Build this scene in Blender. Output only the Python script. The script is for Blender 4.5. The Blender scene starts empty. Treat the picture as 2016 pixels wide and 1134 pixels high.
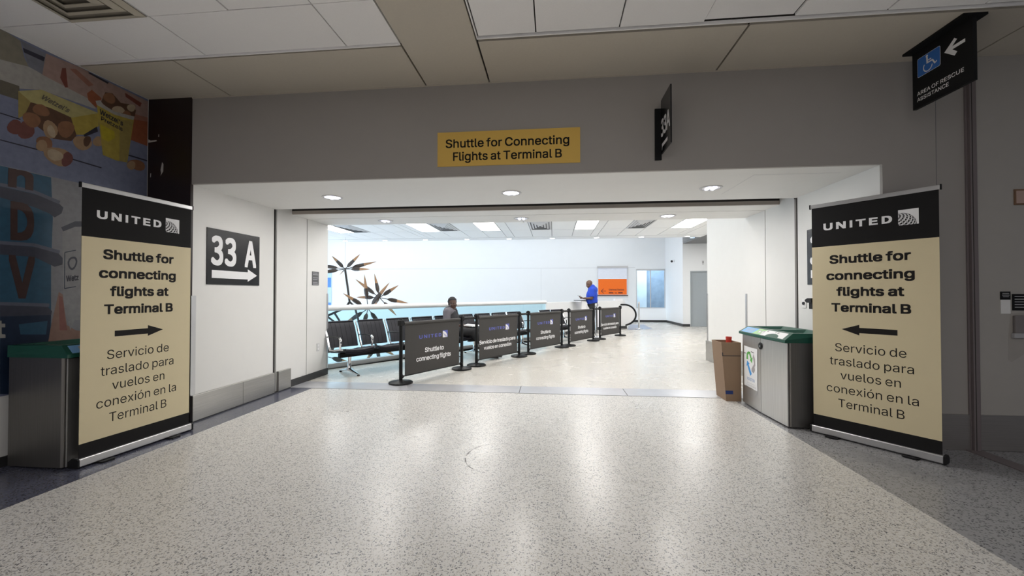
import bpy, bmesh, math, random, os
from mathutils import Vector, Matrix
random.seed(7)
SC = bpy.context.scene
COL = SC.collection
PI = math.pi

# ------------------------------------------------------------------ camera
cam_d = bpy.data.cameras.new('camera')
cam_d.sensor_width = 36.0
cam_d.lens = 36.0 * 812.6 / 2016.0
cam_d.clip_start = 0.05
cam_d.clip_end = 200
cam = bpy.data.objects.new('camera', cam_d)
COL.objects.link(cam)
cam.location = (0, 0, 1.30)
cam.rotation_euler = (math.radians(90.797), 0, math.radians(5.7805))
SC.camera = cam

# ------------------------------------------------------------------ world, light, exposure
world = bpy.data.worlds.new('world')
SC.world = world
world.use_nodes = True
world.node_tree.nodes['Background'].inputs[0].default_value = (0.75, 0.80, 0.9, 1)
world.node_tree.nodes['Background'].inputs[1].default_value = 0.12
vs = SC.view_settings
vs.view_transform = 'Standard'
vs.look = 'None'
vs.gamma = 1.0
vs.use_curve_mapping = False
vs.exposure = 0.36
SC.cycles.use_denoising = True
SC.cycles.max_bounces = 10
SC.cycles.diffuse_bounces = 6
SC.cycles.glossy_bounces = 4
SC.cycles.transparent_max_bounces = 16
SC.cycles.sample_clamp_indirect = 6.0

PANEL_E = 11.5      # strength of the ceiling light diffusers in the waiting room
DOWN_W = 9.0        # watts of each passage downlight


def area(name, loc, rot, sx, sy, w, col=(1, 1, 1)):
    d = bpy.data.lights.new(name, 'AREA')
    d.shape = 'RECTANGLE'
    d.size = sx
    d.size_y = sy
    d.energy = w
    d.color = col
    o = bpy.data.objects.new(name, d)
    o.location = loc
    o.rotation_euler = rot
    COL.objects.link(o)
    return o


# bluish daylight area light added low in the atrium, aimed up to brighten ceilings
area('atrium_daylight', (-13.2, 13.0, -1.6), (0, math.radians(-122), 0), 5, 9, 600, (0.66, 0.83, 1.0))
area('atrium_wall_fill', (-4.5, 17.3, 4.35), (0, 0, 0), 16, 3, 185, (0.93, 0.97, 1.0))  # unseen lamp added above the atrium to brighten the far wall
area('landing_area_light', (5.5, 13.0, 3.25), (0, 0, 0), 3.0, 5.0, 75, (1.0, 0.98, 0.95))  # unseen area light over the landing
area('outside_daylight', (4.4, 20.4, 4.8), (math.radians(-20), 0, 0), 5, 1.5, 420, (0.82, 0.92, 1.0))
# unseen concourse lamps, added behind the camera to light the foreground
area('concourse_fill', (0.0, -1.6, 3.25), (0, 0, 0), 6, 1.2, 60, (1.0, 0.96, 0.92))
area('concourse_fill', (0.0, -5.0, 3.25), (0, 0, 0), 6, 1.2, 84, (1.0, 0.96, 0.92))


# ------------------------------------------------------------------ materials
def _mat(name):
    m = bpy.data.materials.new(name)
    m.use_nodes = True
    nt = m.node_tree
    return m, nt, nt.nodes['Principled BSDF']


def mat(name, col, rough=0.5, metal=0.0, var=0.06, scale=12.0, bump=0.0, bscale=120.0, spec=0.5, coat=0.0):
    m, nt, b = _mat(name)
    N, L = nt.nodes.new, nt.links.new
    tc = N('ShaderNodeTexCoord')
    no = N('ShaderNodeTexNoise')
    no.inputs['Scale'].default_value = scale
    no.inputs['Detail'].default_value = 4
    L(tc.outputs['Object'], no.inputs['Vector'])
    mx = N('ShaderNodeMix')
    mx.data_type = 'RGBA'
    mx.inputs[6].default_value = (*[c * (1 - var) for c in col], 1)
    mx.inputs[7].default_value = (*[min(1, c * (1 + var)) for c in col], 1)
    L(no.outputs['Fac'], mx.inputs[0])
    L(mx.outputs[2], b.inputs['Base Color'])
    b.inputs['Roughness'].default_value = rough
    b.inputs['Metallic'].default_value = metal
    b.inputs['Specular IOR Level'].default_value = spec
    if coat:
        b.inputs['Coat Weight'].default_value = coat
        b.inputs['Coat Roughness'].default_value = 0.08
    if bump:
        n2 = N('ShaderNodeTexNoise')
        n2.inputs['Scale'].default_value = bscale
        n2.inputs['Detail'].default_value = 2
        L(tc.outputs['Object'], n2.inputs['Vector'])
        bp = N('ShaderNodeBump')
        bp.inputs['Strength'].default_value = bump
        bp.inputs['Distance'].default_value = 0.003
        L(n2.outputs['Fac'], bp.inputs['Height'])
        L(bp.outputs['Normal'], b.inputs['Normal'])
    return m


def emit(name, col, s):
    m, nt, b = _mat(name)
    b.inputs['Base Color'].default_value = (*col, 1)
    b.inputs['Emission Color'].default_value = (*col, 1)
    b.inputs['Emission Strength'].default_value = s
    return m


def terrazzo(name, base, dark, brown, amount=0.5, scale=75.0, rough=0.2, bump=0.05):
    m, nt, b = _mat(name)
    N, L = nt.nodes.new, nt.links.new
    tc = N('ShaderNodeTexCoord')
    w = N('ShaderNodeTexNoise')
    w.inputs['Scale'].default_value = 48
    w.inputs['Detail'].default_value = 2
    L(tc.outputs['Object'], w.inputs['Vector'])
    ad = N('ShaderNodeVectorMath')
    ad.operation = 'MULTIPLY_ADD'
    ad.inputs[1].default_value = (0.026, 0.026, 0.0)
    L(w.outputs['Color'], ad.inputs[0])
    L(tc.outputs['Object'], ad.inputs[2])
    cur = None
    # soft cloudy base
    n0 = N('ShaderNodeTexNoise')
    n0.inputs['Scale'].default_value = 160
    n0.inputs['Detail'].default_value = 3
    L(tc.outputs['Object'], n0.inputs['Vector'])
    mx0 = N('ShaderNodeMix')
    mx0.data_type = 'RGBA'
    mx0.inputs[6].default_value = (*[c * 0.82 for c in base], 1)
    mx0.inputs[7].default_value = (*[min(1, c * 1.15) for c in base], 1)
    L(n0.outputs['Fac'], mx0.inputs[0])
    cur = mx0.outputs[2]
    for sc_, colr, am, rad in ((scale, dark, amount, 0.40), (scale * 1.45, brown, amount * 0.9, 0.42), (scale * 0.8, dark, amount * 0.35, 0.30)):
        vo = N('ShaderNodeTexVoronoi')
        vo.voronoi_dimensions = '2D'
        vo.inputs['Scale'].default_value = sc_
        L(ad.outputs[0], vo.inputs['Vector'])
        lt = N('ShaderNodeMath')
        lt.operation = 'LESS_THAN'
        lt.inputs[1].default_value = rad
        L(vo.outputs['Distance'], lt.inputs[0])
        sep = N('ShaderNodeSeparateColor')
        L(vo.outputs['Color'], sep.inputs[0])
        l2 = N('ShaderNodeMath')
        l2.operation = 'LESS_THAN'
        l2.inputs[1].default_value = am
        L(sep.outputs[0], l2.inputs[0])
        mu = N('ShaderNodeMath')
        mu.operation = 'MULTIPLY'
        L(lt.outputs[0], mu.inputs[0])
        L(l2.outputs[0], mu.inputs[1])
        m2 = N('ShaderNodeMath')
        m2.operation = 'MULTIPLY'
        L(mu.outputs[0], m2.inputs[0])
        mr = N('ShaderNodeMapRange')
        mr.inputs[3].default_value = 0.35
        mr.inputs[4].default_value = 1.0
        L(sep.outputs[1], mr.inputs[0])
        L(mr.outputs[0], m2.inputs[1])
        mx = N('ShaderNodeMix')
        mx.data_type = 'RGBA'
        mx.inputs[7].default_value = (*colr, 1)
        L(cur, mx.inputs[6])
        L(m2.outputs[0], mx.inputs[0])
        cur = mx.outputs[2]
    L(cur, b.inputs['Base Color'])
    # polish: large patches a little duller than others, plus a faint waviness
    n3 = N('ShaderNodeTexNoise')
    n3.inputs['Scale'].default_value = 1.3
    n3.inputs['Detail'].default_value = 5
    L(tc.outputs['Object'], n3.inputs['Vector'])
    mr = N('ShaderNodeMapRange')
    mr.inputs[3].default_value = rough * 0.75
    mr.inputs[4].default_value = rough * 1.3
    L(n3.outputs['Fac'], mr.inputs[0])
    L(mr.outputs[0], b.inputs['Roughness'])
    n4 = N('ShaderNodeTexNoise')
    n4.inputs['Scale'].default_value = 90
    n4.inputs['Detail'].default_value = 2
    L(tc.outputs['Object'], n4.inputs['Vector'])
    bp = N('ShaderNodeBump')
    bp.inputs['Strength'].default_value = bump
    bp.inputs['Distance'].default_value = 0.004
    L(n4.outputs['Fac'], bp.inputs['Height'])
    L(bp.outputs['Normal'], b.inputs['Normal'])
    b.inputs['Specular IOR Level'].default_value = 0.6
    return m


def glass(name, tint, gloss=0.06):
    m, nt, b = _mat(name)
    N, L = nt.nodes.new, nt.links.new
    nt.nodes.remove(b)
    out = nt.nodes['Material Output']
    tr = N('ShaderNodeBsdfTransparent')
    tr.inputs[0].default_value = (*tint, 1)
    gl = N('ShaderNodeBsdfGlossy')
    gl.inputs['Roughness'].default_value = 0.02
    fr = N('ShaderNodeFresnel')
    fr.inputs['IOR'].default_value = 1.35
    mx = N('ShaderNodeMixShader')
    ge = N('ShaderNodeNewGeometry')
    inv = N('ShaderNodeMath')
    inv.operation = 'SUBTRACT'
    inv.inputs[0].default_value = 1.0
    L(ge.outputs['Backfacing'], inv.inputs[1])
    fm_ = N('ShaderNodeMath')
    fm_.operation = 'MULTIPLY'
    L(fr.outputs[0], fm_.inputs[0])
    L(inv.outputs[0], fm_.inputs[1])
    L(fm_.outputs[0], mx.inputs[0])
    L(tr.outputs[0], mx.inputs[1])
    L(gl.outputs[0], mx.inputs[2])
    L(mx.outputs[0], out.inputs['Surface'])
    return m


def brushed(name, col, rough=0.32, axis='Z'):
    m, nt, b = _mat(name)
    N, L = nt.nodes.new, nt.links.new
    tc = N('ShaderNodeTexCoord')
    mp = N('ShaderNodeMapping')
    mp.inputs['Scale'].default_value = {'Z': (90, 90, 1.2), 'Y': (90, 1.2, 60), 'X': (1.2, 90, 60)}[axis]
    L(tc.outputs['Object'], mp.inputs['Vector'])
    no = N('ShaderNodeTexNoise')
    no.inputs['Scale'].default_value = 2.0
    no.inputs['Detail'].default_value = 5
    L(mp.outputs[0], no.inputs['Vector'])
    n2 = N('ShaderNodeTexNoise')
    n2.inputs['Scale'].default_value = 3.0
    n2.inputs['Detail'].default_value = 6
    L(tc.outputs['Object'], n2.inputs['Vector'])
    mx = N('ShaderNodeMix')
    mx.data_type = 'RGBA'
    mx.inputs[6].default_value = (*[c * 0.82 for c in col], 1)
    mx.inputs[7].default_value = (*[min(1, c * 1.18) for c in col], 1)
    L(no.outputs['Fac'], mx.inputs[0])
    L(mx.outputs[2], b.inputs['Base Color'])
    mr = N('ShaderNodeMapRange')
    mr.inputs[3].default_value = rough * 0.8
    mr.inputs[4].default_value = rough * 1.35
    L(n2.outputs['Fac'], mr.inputs[0])
    L(mr.outputs[0], b.inputs['Roughness'])
    b.inputs['Metallic'].default_value = 0.9
    return m


M = {}
M['terrazzo'] = terrazzo('terrazzo_cream', (0.69, 0.672, 0.645), (0.055, 0.06, 0.075), (0.42, 0.38, 0.32), 0.34, 98, 0.285)
M['terrazzo_room'] = terrazzo('terrazzo_waiting_room', (0.66, 0.63, 0.58), (0.30, 0.285, 0.26), (0.50, 0.46, 0.39), 0.26, 98, 0.26, 0.015)
M['terrazzo_navy'] = terrazzo('terrazzo_navy', (0.085, 0.09, 0.13), (0.02, 0.02, 0.03), (0.14, 0.14, 0.17), 0.35, 78, 0.22)
M['terrazzo_grey'] = terrazzo('terrazzo_grey', (0.33, 0.33, 0.34), (0.06, 0.06, 0.07), (0.33, 0.33, 0.33), 0.4, 78, 0.25)
M['white_paint'] = mat('white_wall_paint', (0.78, 0.775, 0.76), 0.55, var=0.02, scale=6, bump=0.12, bscale=220)
M['far_paint'] = mat('far_wall_paint', (0.84, 0.85, 0.86), 0.6, var=0.015, scale=3)
M['hall_paint'] = mat('concourse_wall_paint', (0.40, 0.378, 0.358), 0.6, var=0.03, scale=5, bump=0.12, bscale=220)
M['tile_white'] = mat('ceiling_tile_white', (0.90, 0.89, 0.89), 0.9, var=0.04, scale=150, bump=0.25, bscale=260)
M['tile_beige'] = mat('ceiling_panel_beige', (0.56, 0.515, 0.44), 0.8, var=0.04, scale=60)
M['tile_room'] = mat('waiting_room_ceiling_tile', (0.90, 0.90, 0.89), 0.9, var=0.03, scale=90)
M['seam_grey'] = mat('ceiling_seam', (0.22, 0.22, 0.22), 0.8)
M['dark_gap'] = mat('dark_gap', (0.03, 0.027, 0.025), 0.8)
M['brown_gap'] = mat('shutter_slot_brown', (0.48, 0.43, 0.385), 0.7)
M['black_base'] = mat('black_rubber_base', (0.035, 0.035, 0.037), 0.5)
M['dark_brown'] = mat('dark_brown_gloss', (0.018, 0.009, 0.009), 0.3, var=0.15)
M['chip'] = mat('bare_chip', (0.55, 0.53, 0.5), 0.6)
M['steel'] = brushed('brushed_steel', (0.58, 0.57, 0.55), 0.33, 'Z')
M['steel_h'] = brushed('brushed_steel_kickplate', (0.45, 0.44, 0.42), 0.36, 'Y')
M['steel_dark'] = brushed('brushed_steel_door_plate', (0.44, 0.41, 0.39), 0.4, 'X')
M['alu'] = mat('aluminium', (0.55, 0.55, 0.56), 0.35, 0.75, var=0.03)
M['chrome'] = mat('polished_aluminium', (0.85, 0.86, 0.88), 0.12, 1.0, var=0.02)
M['black'] = mat('black_metal', (0.006, 0.006, 0.0065), 0.45, var=0.1, spec=0.25)
M['black_plastic'] = mat('black_plastic', (0.009, 0.009, 0.010), 0.5, var=0.1, spec=0.25)
M['leather'] = mat('black_leather', (0.015, 0.015, 0.022), 0.42, var=0.2, scale=40, bump=0.2, bscale=300, spec=0.3)
M['seam'] = mat('leather_seam', (0.008, 0.008, 0.012), 0.6)
M['banner_black'] = mat('banner_black', (0.012, 0.0115, 0.012), 0.75, var=0.05, spec=0.2)
M['banner_gold'] = mat('banner_gold', (0.68, 0.59, 0.385), 0.6, var=0.02)
M['ink'] = mat('print_black', (0.014, 0.012, 0.012), 0.7, var=0.02, spec=0.2)
M['print_white'] = mat('print_white', (0.85, 0.85, 0.87), 0.5, var=0.01)
M['print_blue'] = mat('print_blue', (0.115, 0.135, 0.50), 0.5, var=0.02)
M['sign_black'] = mat('sign_black', (0.016, 0.016, 0.018), 0.2, var=0.05, spec=0.35)
M['sign_matte'] = mat('sign_black_matte', (0.010, 0.010, 0.011), 0.6, var=0.05, spec=0.2)
M['sign_blue'] = mat('sign_blue', (0.03, 0.16, 0.55), 0.4, var=0.02)
M['sign_yellow'] = mat('sign_yellow', (0.82, 0.53, 0.11), 0.5, var=0.02)
M['fabric_grey'] = mat('barrier_fabric', (0.052, 0.049, 0.047), 0.75, var=0.12, scale=70)
M['bin_green'] = mat('bin_green', (0.012, 0.085, 0.058), 0.35, var=0.08)
M['bin_dark'] = mat('bin_opening', (0.004, 0.02, 0.016), 0.6)
M['bin_side'] = brushed('bin_side_steel', (0.22, 0.21, 0.20), 0.4, 'Z')
M['label_blue'] = mat('label_blue', (0.22, 0.46, 0.78), 0.5)
M['label_green'] = mat('label_green', (0.42, 0.66, 0.34), 0.5)
M['label_white'] = mat('label_white', (0.82, 0.82, 0.83), 0.5, var=0.01)
M['label_grey'] = mat('label_grey', (0.40, 0.37, 0.38), 0.5)
M['arrow_green'] = mat('arrow_green', (0.13, 0.45, 0.10), 0.5)
M['arrow_blue'] = mat('arrow_blue', (0.06, 0.33, 0.75), 0.5)
M['text_grey'] = mat('text_grey', (0.45, 0.45, 0.47), 0.6)
M['text_blue'] = mat('text_light_blue', (0.30, 0.40, 0.62), 0.6)
M['cardboard'] = mat('cardboard', (0.25, 0.165, 0.105), 0.8, var=0.08, scale=8)
M['cardboard_in'] = mat('cardboard_edge', (0.42, 0.30, 0.19), 0.8)
M['tape_black'] = mat('tape_black', (0.03, 0.025, 0.03), 0.4)
M['tape_blue'] = mat('tape_blue', (0.015, 0.035, 0.16), 0.4)
M['red'] = mat('red_plastic', (0.65, 0.06, 0.04), 0.4)
M['red_dim'] = mat('red_enamel', (0.16, 0.012, 0.025), 0.4)
M['wood_dark'] = mat('propeller_dark', (0.05, 0.036, 0.028), 0.45, var=0.25, scale=10)
M['wood_tan'] = mat('propeller_tan', (0.36, 0.20, 0.10), 0.45, var=0.2, scale=10)
M['bronze'] = mat('sculpture_stem', (0.05, 0.045, 0.042), 0.4, 0.4)
M['glass'] = glass('guard_glass', (0.80, 0.93, 0.965))
M['pane'] = glass('window_glass', (0.85, 0.93, 0.98))
M['rail_white'] = mat('rail_white', (0.82, 0.82, 0.82), 0.3, var=0.01)
M['door_grey'] = mat('door_grey', (0.36, 0.40, 0.43), 0.45, var=0.02)
M['frame_grey'] = mat('door_frame_mauve', (0.20, 0.17, 0.175), 0.4, var=0.02)
M['hall_door'] = mat('concourse_door_paint', (0.44, 0.42, 0.395), 0.5, var=0.03)
M['orange'] = mat('sign_orange', (0.95, 0.165, 0.003), 0.5, var=0.02)
M['maroon_ink'] = mat('sign_maroon', (0.14, 0.015, 0.01), 0.5)
M['panel_on'] = emit('light_diffuser', (1.0, 0.975, 0.935), PANEL_E)
M['strip_on'] = emit('small_downlight_lens', (1.0, 0.98, 0.95), 10.0)
M['lamp_on'] = emit('downlight_lamp', (0.86, 0.86, 1.0), 1.6)
M['reflector'] = mat('downlight_reflector', (0.8, 0.8, 0.86), 0.15, 0.8, var=0.02)
M['vent_grey'] = mat('vent_grey', (0.62, 0.62, 0.63), 0.5)
M['vent_beige'] = mat('vent_beige', (0.50, 0.46, 0.38), 0.6)
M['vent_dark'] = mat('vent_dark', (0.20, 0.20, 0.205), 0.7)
M['skin'] = mat('skin_deep_brown', (0.085, 0.042, 0.027), 0.45, var=0.1)
M['skin_man'] = mat('skin_brown', (0.12, 0.062, 0.04), 0.42, var=0.1)
M['hair'] = mat('black_hair', (0.010, 0.009, 0.010), 0.7, var=0.3, scale=90, bump=0.5, bscale=200)
M['eye'] = mat('eye_white', (0.32, 0.30, 0.28), 0.3)
M['polo'] = mat('royal_blue_polo', (0.012, 0.06, 0.52), 0.75, var=0.12, scale=18)
M['grey_tee'] = mat('grey_shirt', (0.16, 0.15, 0.17), 0.85, var=0.1)
M['vest'] = mat('black_vest', (0.02, 0.02, 0.025), 0.7, var=0.1)
M['trousers'] = mat('black_trousers', (0.016, 0.016, 0.018), 0.8, var=0.15)
M['shoe'] = mat('black_shoe', (0.01, 0.01, 0.01), 0.4)
M['paper'] = mat('white_paper', (0.85, 0.85, 0.85), 0.7, var=0.02)
M['threshold'] = mat('threshold_metal', (0.60, 0.60, 0.63), 0.28, 0.5, var=0.12, scale=5)
M['plate'] = mat('escalator_plate', (0.34, 0.37, 0.46), 0.35, 0.5)
M['outside'] = mat('outside_facade', (0.82, 0.86, 0.90), 0.7, var=0.2, scale=3)
M['outside_dark'] = mat('outside_louvres', (0.34, 0.40, 0.48), 0.6, var=0.3, scale=4)
M['scuff'] = mat('floor_scuff', (0.20, 0.19, 0.185), 0.5)


# ------------------------------------------------------------------ geometry helpers
class MB:
    """collects verts and faces (with a material slot each) into ONE mesh object"""

    def __init__(s):
        s.v, s.f, s.m = [], [], []

    def add(s, vs_, fs, mi=0, T=None):
        o = len(s.v)
        for p in vs_:
            p = Vector(p)
            s.v.append(T @ p if T is not None else p)
        for f in fs:
            s.f.append(tuple(i + o for i in f))
            s.m.append(mi)
        return s

    def box(s, x0, y0, z0, x1, y1, z1, mi=0, T=None):
        x0, x1 = min(x0, x1), max(x0, x1)
        y0, y1 = min(y0, y1), max(y0, y1)
        z0, z1 = min(z0, z1), max(z0, z1)
        v = [(x0, y0, z0), (x1, y0, z0), (x1, y1, z0), (x0, y1, z0), (x0, y0, z1), (x1, y0, z1), (x1, y1, z1), (x0, y1, z1)]
        f = [(0, 3, 2, 1), (4, 5, 6, 7), (0, 1, 5, 4), (1, 2, 6, 5), (2, 3, 7, 6), (3, 0, 4, 7)]
        return s.add(v, f, mi, T)

    def prism(s, poly, a, b, fn=None, mi=0, T=None):
        """poly of (p,q), extruded from a to b along the third axis; fn maps (p,q,r)->(x,y,z)"""
        fn = fn or (lambda p, q, r: (p, q, r))
        n = len(poly)
        v = [fn(p, q, a) for p, q in poly] + [fn(p, q, b) for p, q in poly]
        f = [tuple(range(n))[::-1], tuple(range(n, 2 * n))]
        f += [(i, (i + 1) % n, n + (i + 1) % n, n + i) for i in range(n)]
        return s.add(v, f, mi, T)

    def flat(s, poly, fn, mi=0):
        s.add([fn(p, q) for p, q in poly], [tuple(range(len(poly)))], mi)
        return s

    def tube(s, path, r, seg=10, mi=0, closed=False, T=None, sy=1.0):
        path = [Vector(p) for p in path]
        n = len(path)
        rs = r if isinstance(r, (list, tuple)) else [r] * n
        rings = []
        up = None
        for i, p in enumerate(path):
            if closed:
                d = path[(i + 1) % n] - path[i - 1]
            else:
                d = path[min(i + 1, n - 1)] - path[max(i - 1, 0)]
            d.normalize()
            if up is None:
                up = Vector((0, 0, 1)) if abs(d.z) < 0.9 else Vector((0, 1, 0))
            a = d.cross(up)
            a.normalize()
            b = a.cross(d)
            up = b
            rings.append([p + a * (rs[i] * math.cos(t)) + b * (rs[i] * sy * math.sin(t)) for t in [2 * PI * k / seg for k in range(seg)]])
        v = [q for r_ in rings for q in r_]
        f = []
        for i in range(n if closed else n - 1):
            j = (i + 1) % n
            for k in range(seg):
                f.append((i * seg + k, i * seg + (k + 1) % seg, j * seg + (k + 1) % seg, j * seg + k))
        if not closed:
            f.append(tuple(range(seg))[::-1])
            f.append(tuple(range((n - 1) * seg, n * seg)))
        return s.add(v, f, mi, T)

    def lathe(s, prof, c=(0, 0, 0), seg=28, mi=0, T=None):
        """closed profile of (r,z) from bottom axis to top axis"""
        v, f = [], []
        n = len(prof)
        for r, z in prof:
            for k in range(seg):
                t = 2 * PI * k / seg
                v.append((c[0] + r * math.cos(t), c[1] + r * math.sin(t), c[2] + z))
        for i in range(n - 1):
            for k in range(seg):
                f.append((i * seg + k, i * seg + (k + 1) % seg, (i + 1) * seg + (k + 1) % seg, (i + 1) * seg + k))
        f.append(tuple(range(seg))[::-1])
        f.append(tuple(range((n - 1) * seg, n * seg)))
        return s.add(v, f, mi, T)

    def ball(s, c, r, seg=14, rings=9, mi=0, T=None):
        rx, ry, rz = r if isinstance(r, (tuple, list)) else (r, r, r)
        v, f = [], []
        for i in range(rings + 1):
            a = PI * i / rings
            for k in range(seg):
                t = 2 * PI * k / seg
                v.append((c[0] + rx * math.sin(a) * math.cos(t), c[1] + ry * math.sin(a) * math.sin(t), c[2] - rz * math.cos(a)))
        for i in range(rings):
            for k in range(seg):
                f.append((i * seg + k, i * seg + (k + 1) % seg, (i + 1) * seg + (k + 1) % seg, (i + 1) * seg + k))
        return s.add(v, f, mi, T)

    def build(s, name, mats, parent=None, smooth=False, bevel=0.0, bseg=2):
        me = bpy.data.meshes.new(name)
        me.from_pydata([tuple(p) for p in s.v], [], s.f)
        for m in (mats if isinstance(mats, (list, tuple)) else [mats]):
            me.materials.append(M[m] if isinstance(m, str) else m)
        me.polygons.foreach_set('material_index', s.m)
        if smooth:
            me.polygons.foreach_set('use_smooth', [True] * len(me.polygons))
        me.update()
        o = bpy.data.objects.new(name, me)
        COL.objects.link(o)
        if parent is not None:
            o.parent = parent
        if smooth:
            try:
                me.set_sharp_from_angle(angle=math.radians(40))
            except Exception:
                pass
        if bevel:
            b = o.modifiers.new('bevel', 'BEVEL')
            b.width = bevel
            b.segments = bseg
            b.limit_method = 'ANGLE'
            b.angle_limit = math.radians(40)
        return o


def tag(o, label=None, cat=None, group=None, kind=None):
    if label:
        o['label'] = label
    if cat:
        o['category'] = cat
    if group:
        o['group'] = group
    if kind:
        o['kind'] = kind
    return o


def thing(name, label, cat, loc=(0, 0, 0), rz=0.0, group=None):
    o = bpy.data.objects.new(name, None)
    o.empty_display_size = 0.1
    COL.objects.link(o)
    o.location = loc
    o.rotation_euler = (0, 0, rz)
    return tag(o, label, cat, group)


def copy_tree(o, parent=None):
    c = o.copy()
    COL.objects.link(c)
    if parent is not None:
        c.parent = parent
    for ch in list(o.children):
        copy_tree(ch, c)
    return c


def struct(mb, name, mats, **k):
    return tag(mb.build(name, mats, **k), kind='structure')


# ------------------------------------------------------------------ lettering
_fonts = [None, None]
try:
    base = bpy.utils.system_resource('DATAFILES', path='fonts')
    for i, fn_ in enumerate(('Inter.woff2', 'Noto Sans CJK Regular.woff2')):
        p = os.path.join(base, fn_)
        if os.path.exists(p):
            _fonts[i] = bpy.data.fonts.load(p)
except Exception:
    pass
SWAP = 'IDRAF0123456789'        # letters taken from the second face
_raw_cache, _glyph_cache = {}, {}


def raw(txt, face):
    if (txt, face) in _raw_cache:
        return _raw_cache[(txt, face)]
    cu = bpy.data.curves.new('lettering_curve', 'FONT')
    cu.body = txt
    if _fonts[face]:
        cu.font = _fonts[face]
    cu.size = 1.0
    cu.resolution_u = 4
    cu.dimensions = '2D'
    cu.fill_mode = 'FRONT'
    o = bpy.data.objects.new('lettering_curve', cu)
    COL.objects.link(o)
    bpy.context.view_layer.update()
    dg = bpy.context.evaluated_depsgraph_get()
    me = bpy.data.meshes.new_from_object(o.evaluated_get(dg))
    v = [(p.co.x, p.co.y) for p in me.vertices]
    f = [tuple(p.vertices) for p in me.polygons]
    bpy.data.objects.remove(o)
    bpy.data.curves.remove(cu)
    bpy.data.meshes.remove(me)
    _raw_cache[(txt, face)] = (v, f)
    return v, f


def _top(face):
    ys = [p[1] for p in raw('H', face)[0]]
    return max(ys) - min(ys)


def advance(c, face):
    return max(p[0] for p in raw(c + 'H', face)[0]) - max(p[0] for p in raw('H', face)[0])


def glyphs(txt, bold=0.0, spacing=1.0):
    key = (txt, spacing)
    if key in _glyph_cache:
        return _glyph_cache[key]
    k1 = _top(0) / _top(1)
    v, f, x = [], [], 0.0
    for c in txt:
        face = 1 if c in SWAP else 0
        k = k1 if face else 1.0
        if c != ' ':
            gv, gf = raw(c, face)
            o = len(v)
            v += [(x + p[0] * k, p[1] * k) for p in gv]
            f += [tuple(i + o for i in q) for q in gf]
        x += advance(c, face) * k * (0.72 if c == ' ' else 1.0) + (spacing - 1) * 0.45
    _glyph_cache[key] = (v, f)
    return v, f


_CAP = {}


def cap_h(bold):
    if bold not in _CAP:
        v, _ = glyphs('H', bold)
        ys = [p[1] for p in v]
        _CAP[bold] = (min(ys), max(ys) - min(ys))
    return _CAP[bold]


def write(mb, txt, x0, x1, zb, h, fn, mi=0, bold=0.0, spacing=1.0):
    """letters spanning x0..x1 with baseline zb and capital height h; fn maps (x,z)->3D.
    A heavier weight is the same outline struck several times around its place."""
    v, f = glyphs(txt, 0.0, spacing)
    b0, ch = cap_h(0.0)
    xs = [p[0] for p in v]
    a, b = min(xs) - bold, max(xs) + bold
    kx = (x1 - x0) / (b - a)
    kz = h / (ch + 2 * bold)
    sq = [(-1, -1), (-.33, -1), (.33, -1), (1, -1), (1, -.33), (1, .33), (1, 1), (.33, 1), (-.33, 1), (-1, 1), (-1, .33), (-1, -.33)]
    ring = [(0, 0)] + ([(bold * p, bold * q) for p, q in sq] if bold else [])
    o = Vector(fn(0, 0))
    nrm = (Vector(fn(1, 0)) - o).cross(Vector(fn(0, 1)) - o).normalized()      # towards the reader
    for k, (dx, dz) in enumerate(ring):
        mb.add([Vector(fn(x0 + (p[0] + dx - a) * kx, zb + (p[1] + dz - b0 + bold) * kz)) + nrm * (0.00003 * k) for p in v], f, mi)


def globe(mb, x0, z0, s, fn, mi, sx=1.0):
    """grid of a globe cut by the square's edge: curved dark cells inside a square of side s"""
    def P(lon, lat):
        # a sphere whose pole leans to the upper left and towards the viewer
        cx, cz, R = 0.10, 0.02, 0.80
        v = Vector((math.cos(lat) * math.sin(lon), -math.cos(lat) * math.cos(lon), math.sin(lat)))
        v = Matrix.Rotation(math.radians(38), 3, 'X') @ v
        v = Matrix.Rotation(math.radians(-28), 3, 'Y') @ v
        return (cx + R * v.x, cz + R * v.z, v.y)

    def put(pts):
        if any(p[2] > 0.12 for p in pts):
            return
        q = [(min(1, max(0, p[0])), min(1, max(0, p[1]))) for p in pts]
        ar = sum(q[i][0] * q[(i + 1) % len(q)][1] - q[(i + 1) % len(q)][0] * q[i][1] for i in range(len(q)))
        if abs(ar) < 2e-4:
            return
        mb.add([fn(x0 + a * s * sx, z0 + b * s) for a, b in q], [tuple(range(len(q)))], mi)
    D = math.radians
    for i in range(-6, 7):
        for j in range(-4, 8):
            l0, l1 = D(i * 17 + 2.5), D(i * 17 + 14.5)
            a0, a1 = D(j * 13), D(j * 13 + 6.5)
            put([P(l0 + (l1 - l0) * k / 3, a0) for k in range(4)] + [P(l1 - (l1 - l0) * k / 3, a1) for k in range(4)])
        for j in range(-10, 18):
            l0, l1 = D(i * 17 - 0.8), D(i * 17 + 0.8)
            put([P(l0, D(j * 5)), P(l1, D(j * 5)), P(l1, D(j * 5 + 5)), P(l0, D(j * 5 + 5))])
    # rim of the globe
    for k in range(40):
        t0, t1 = D(-10 + k * 3.2), D(-10 + k * 3.2 + 3.2)
        put([(0.10 + r * math.cos(t), 0.02 + r * math.sin(t), -1) for r, t in ((0.80, t0), (0.80, t1), (0.785, t1), (0.785, t0))])

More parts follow.
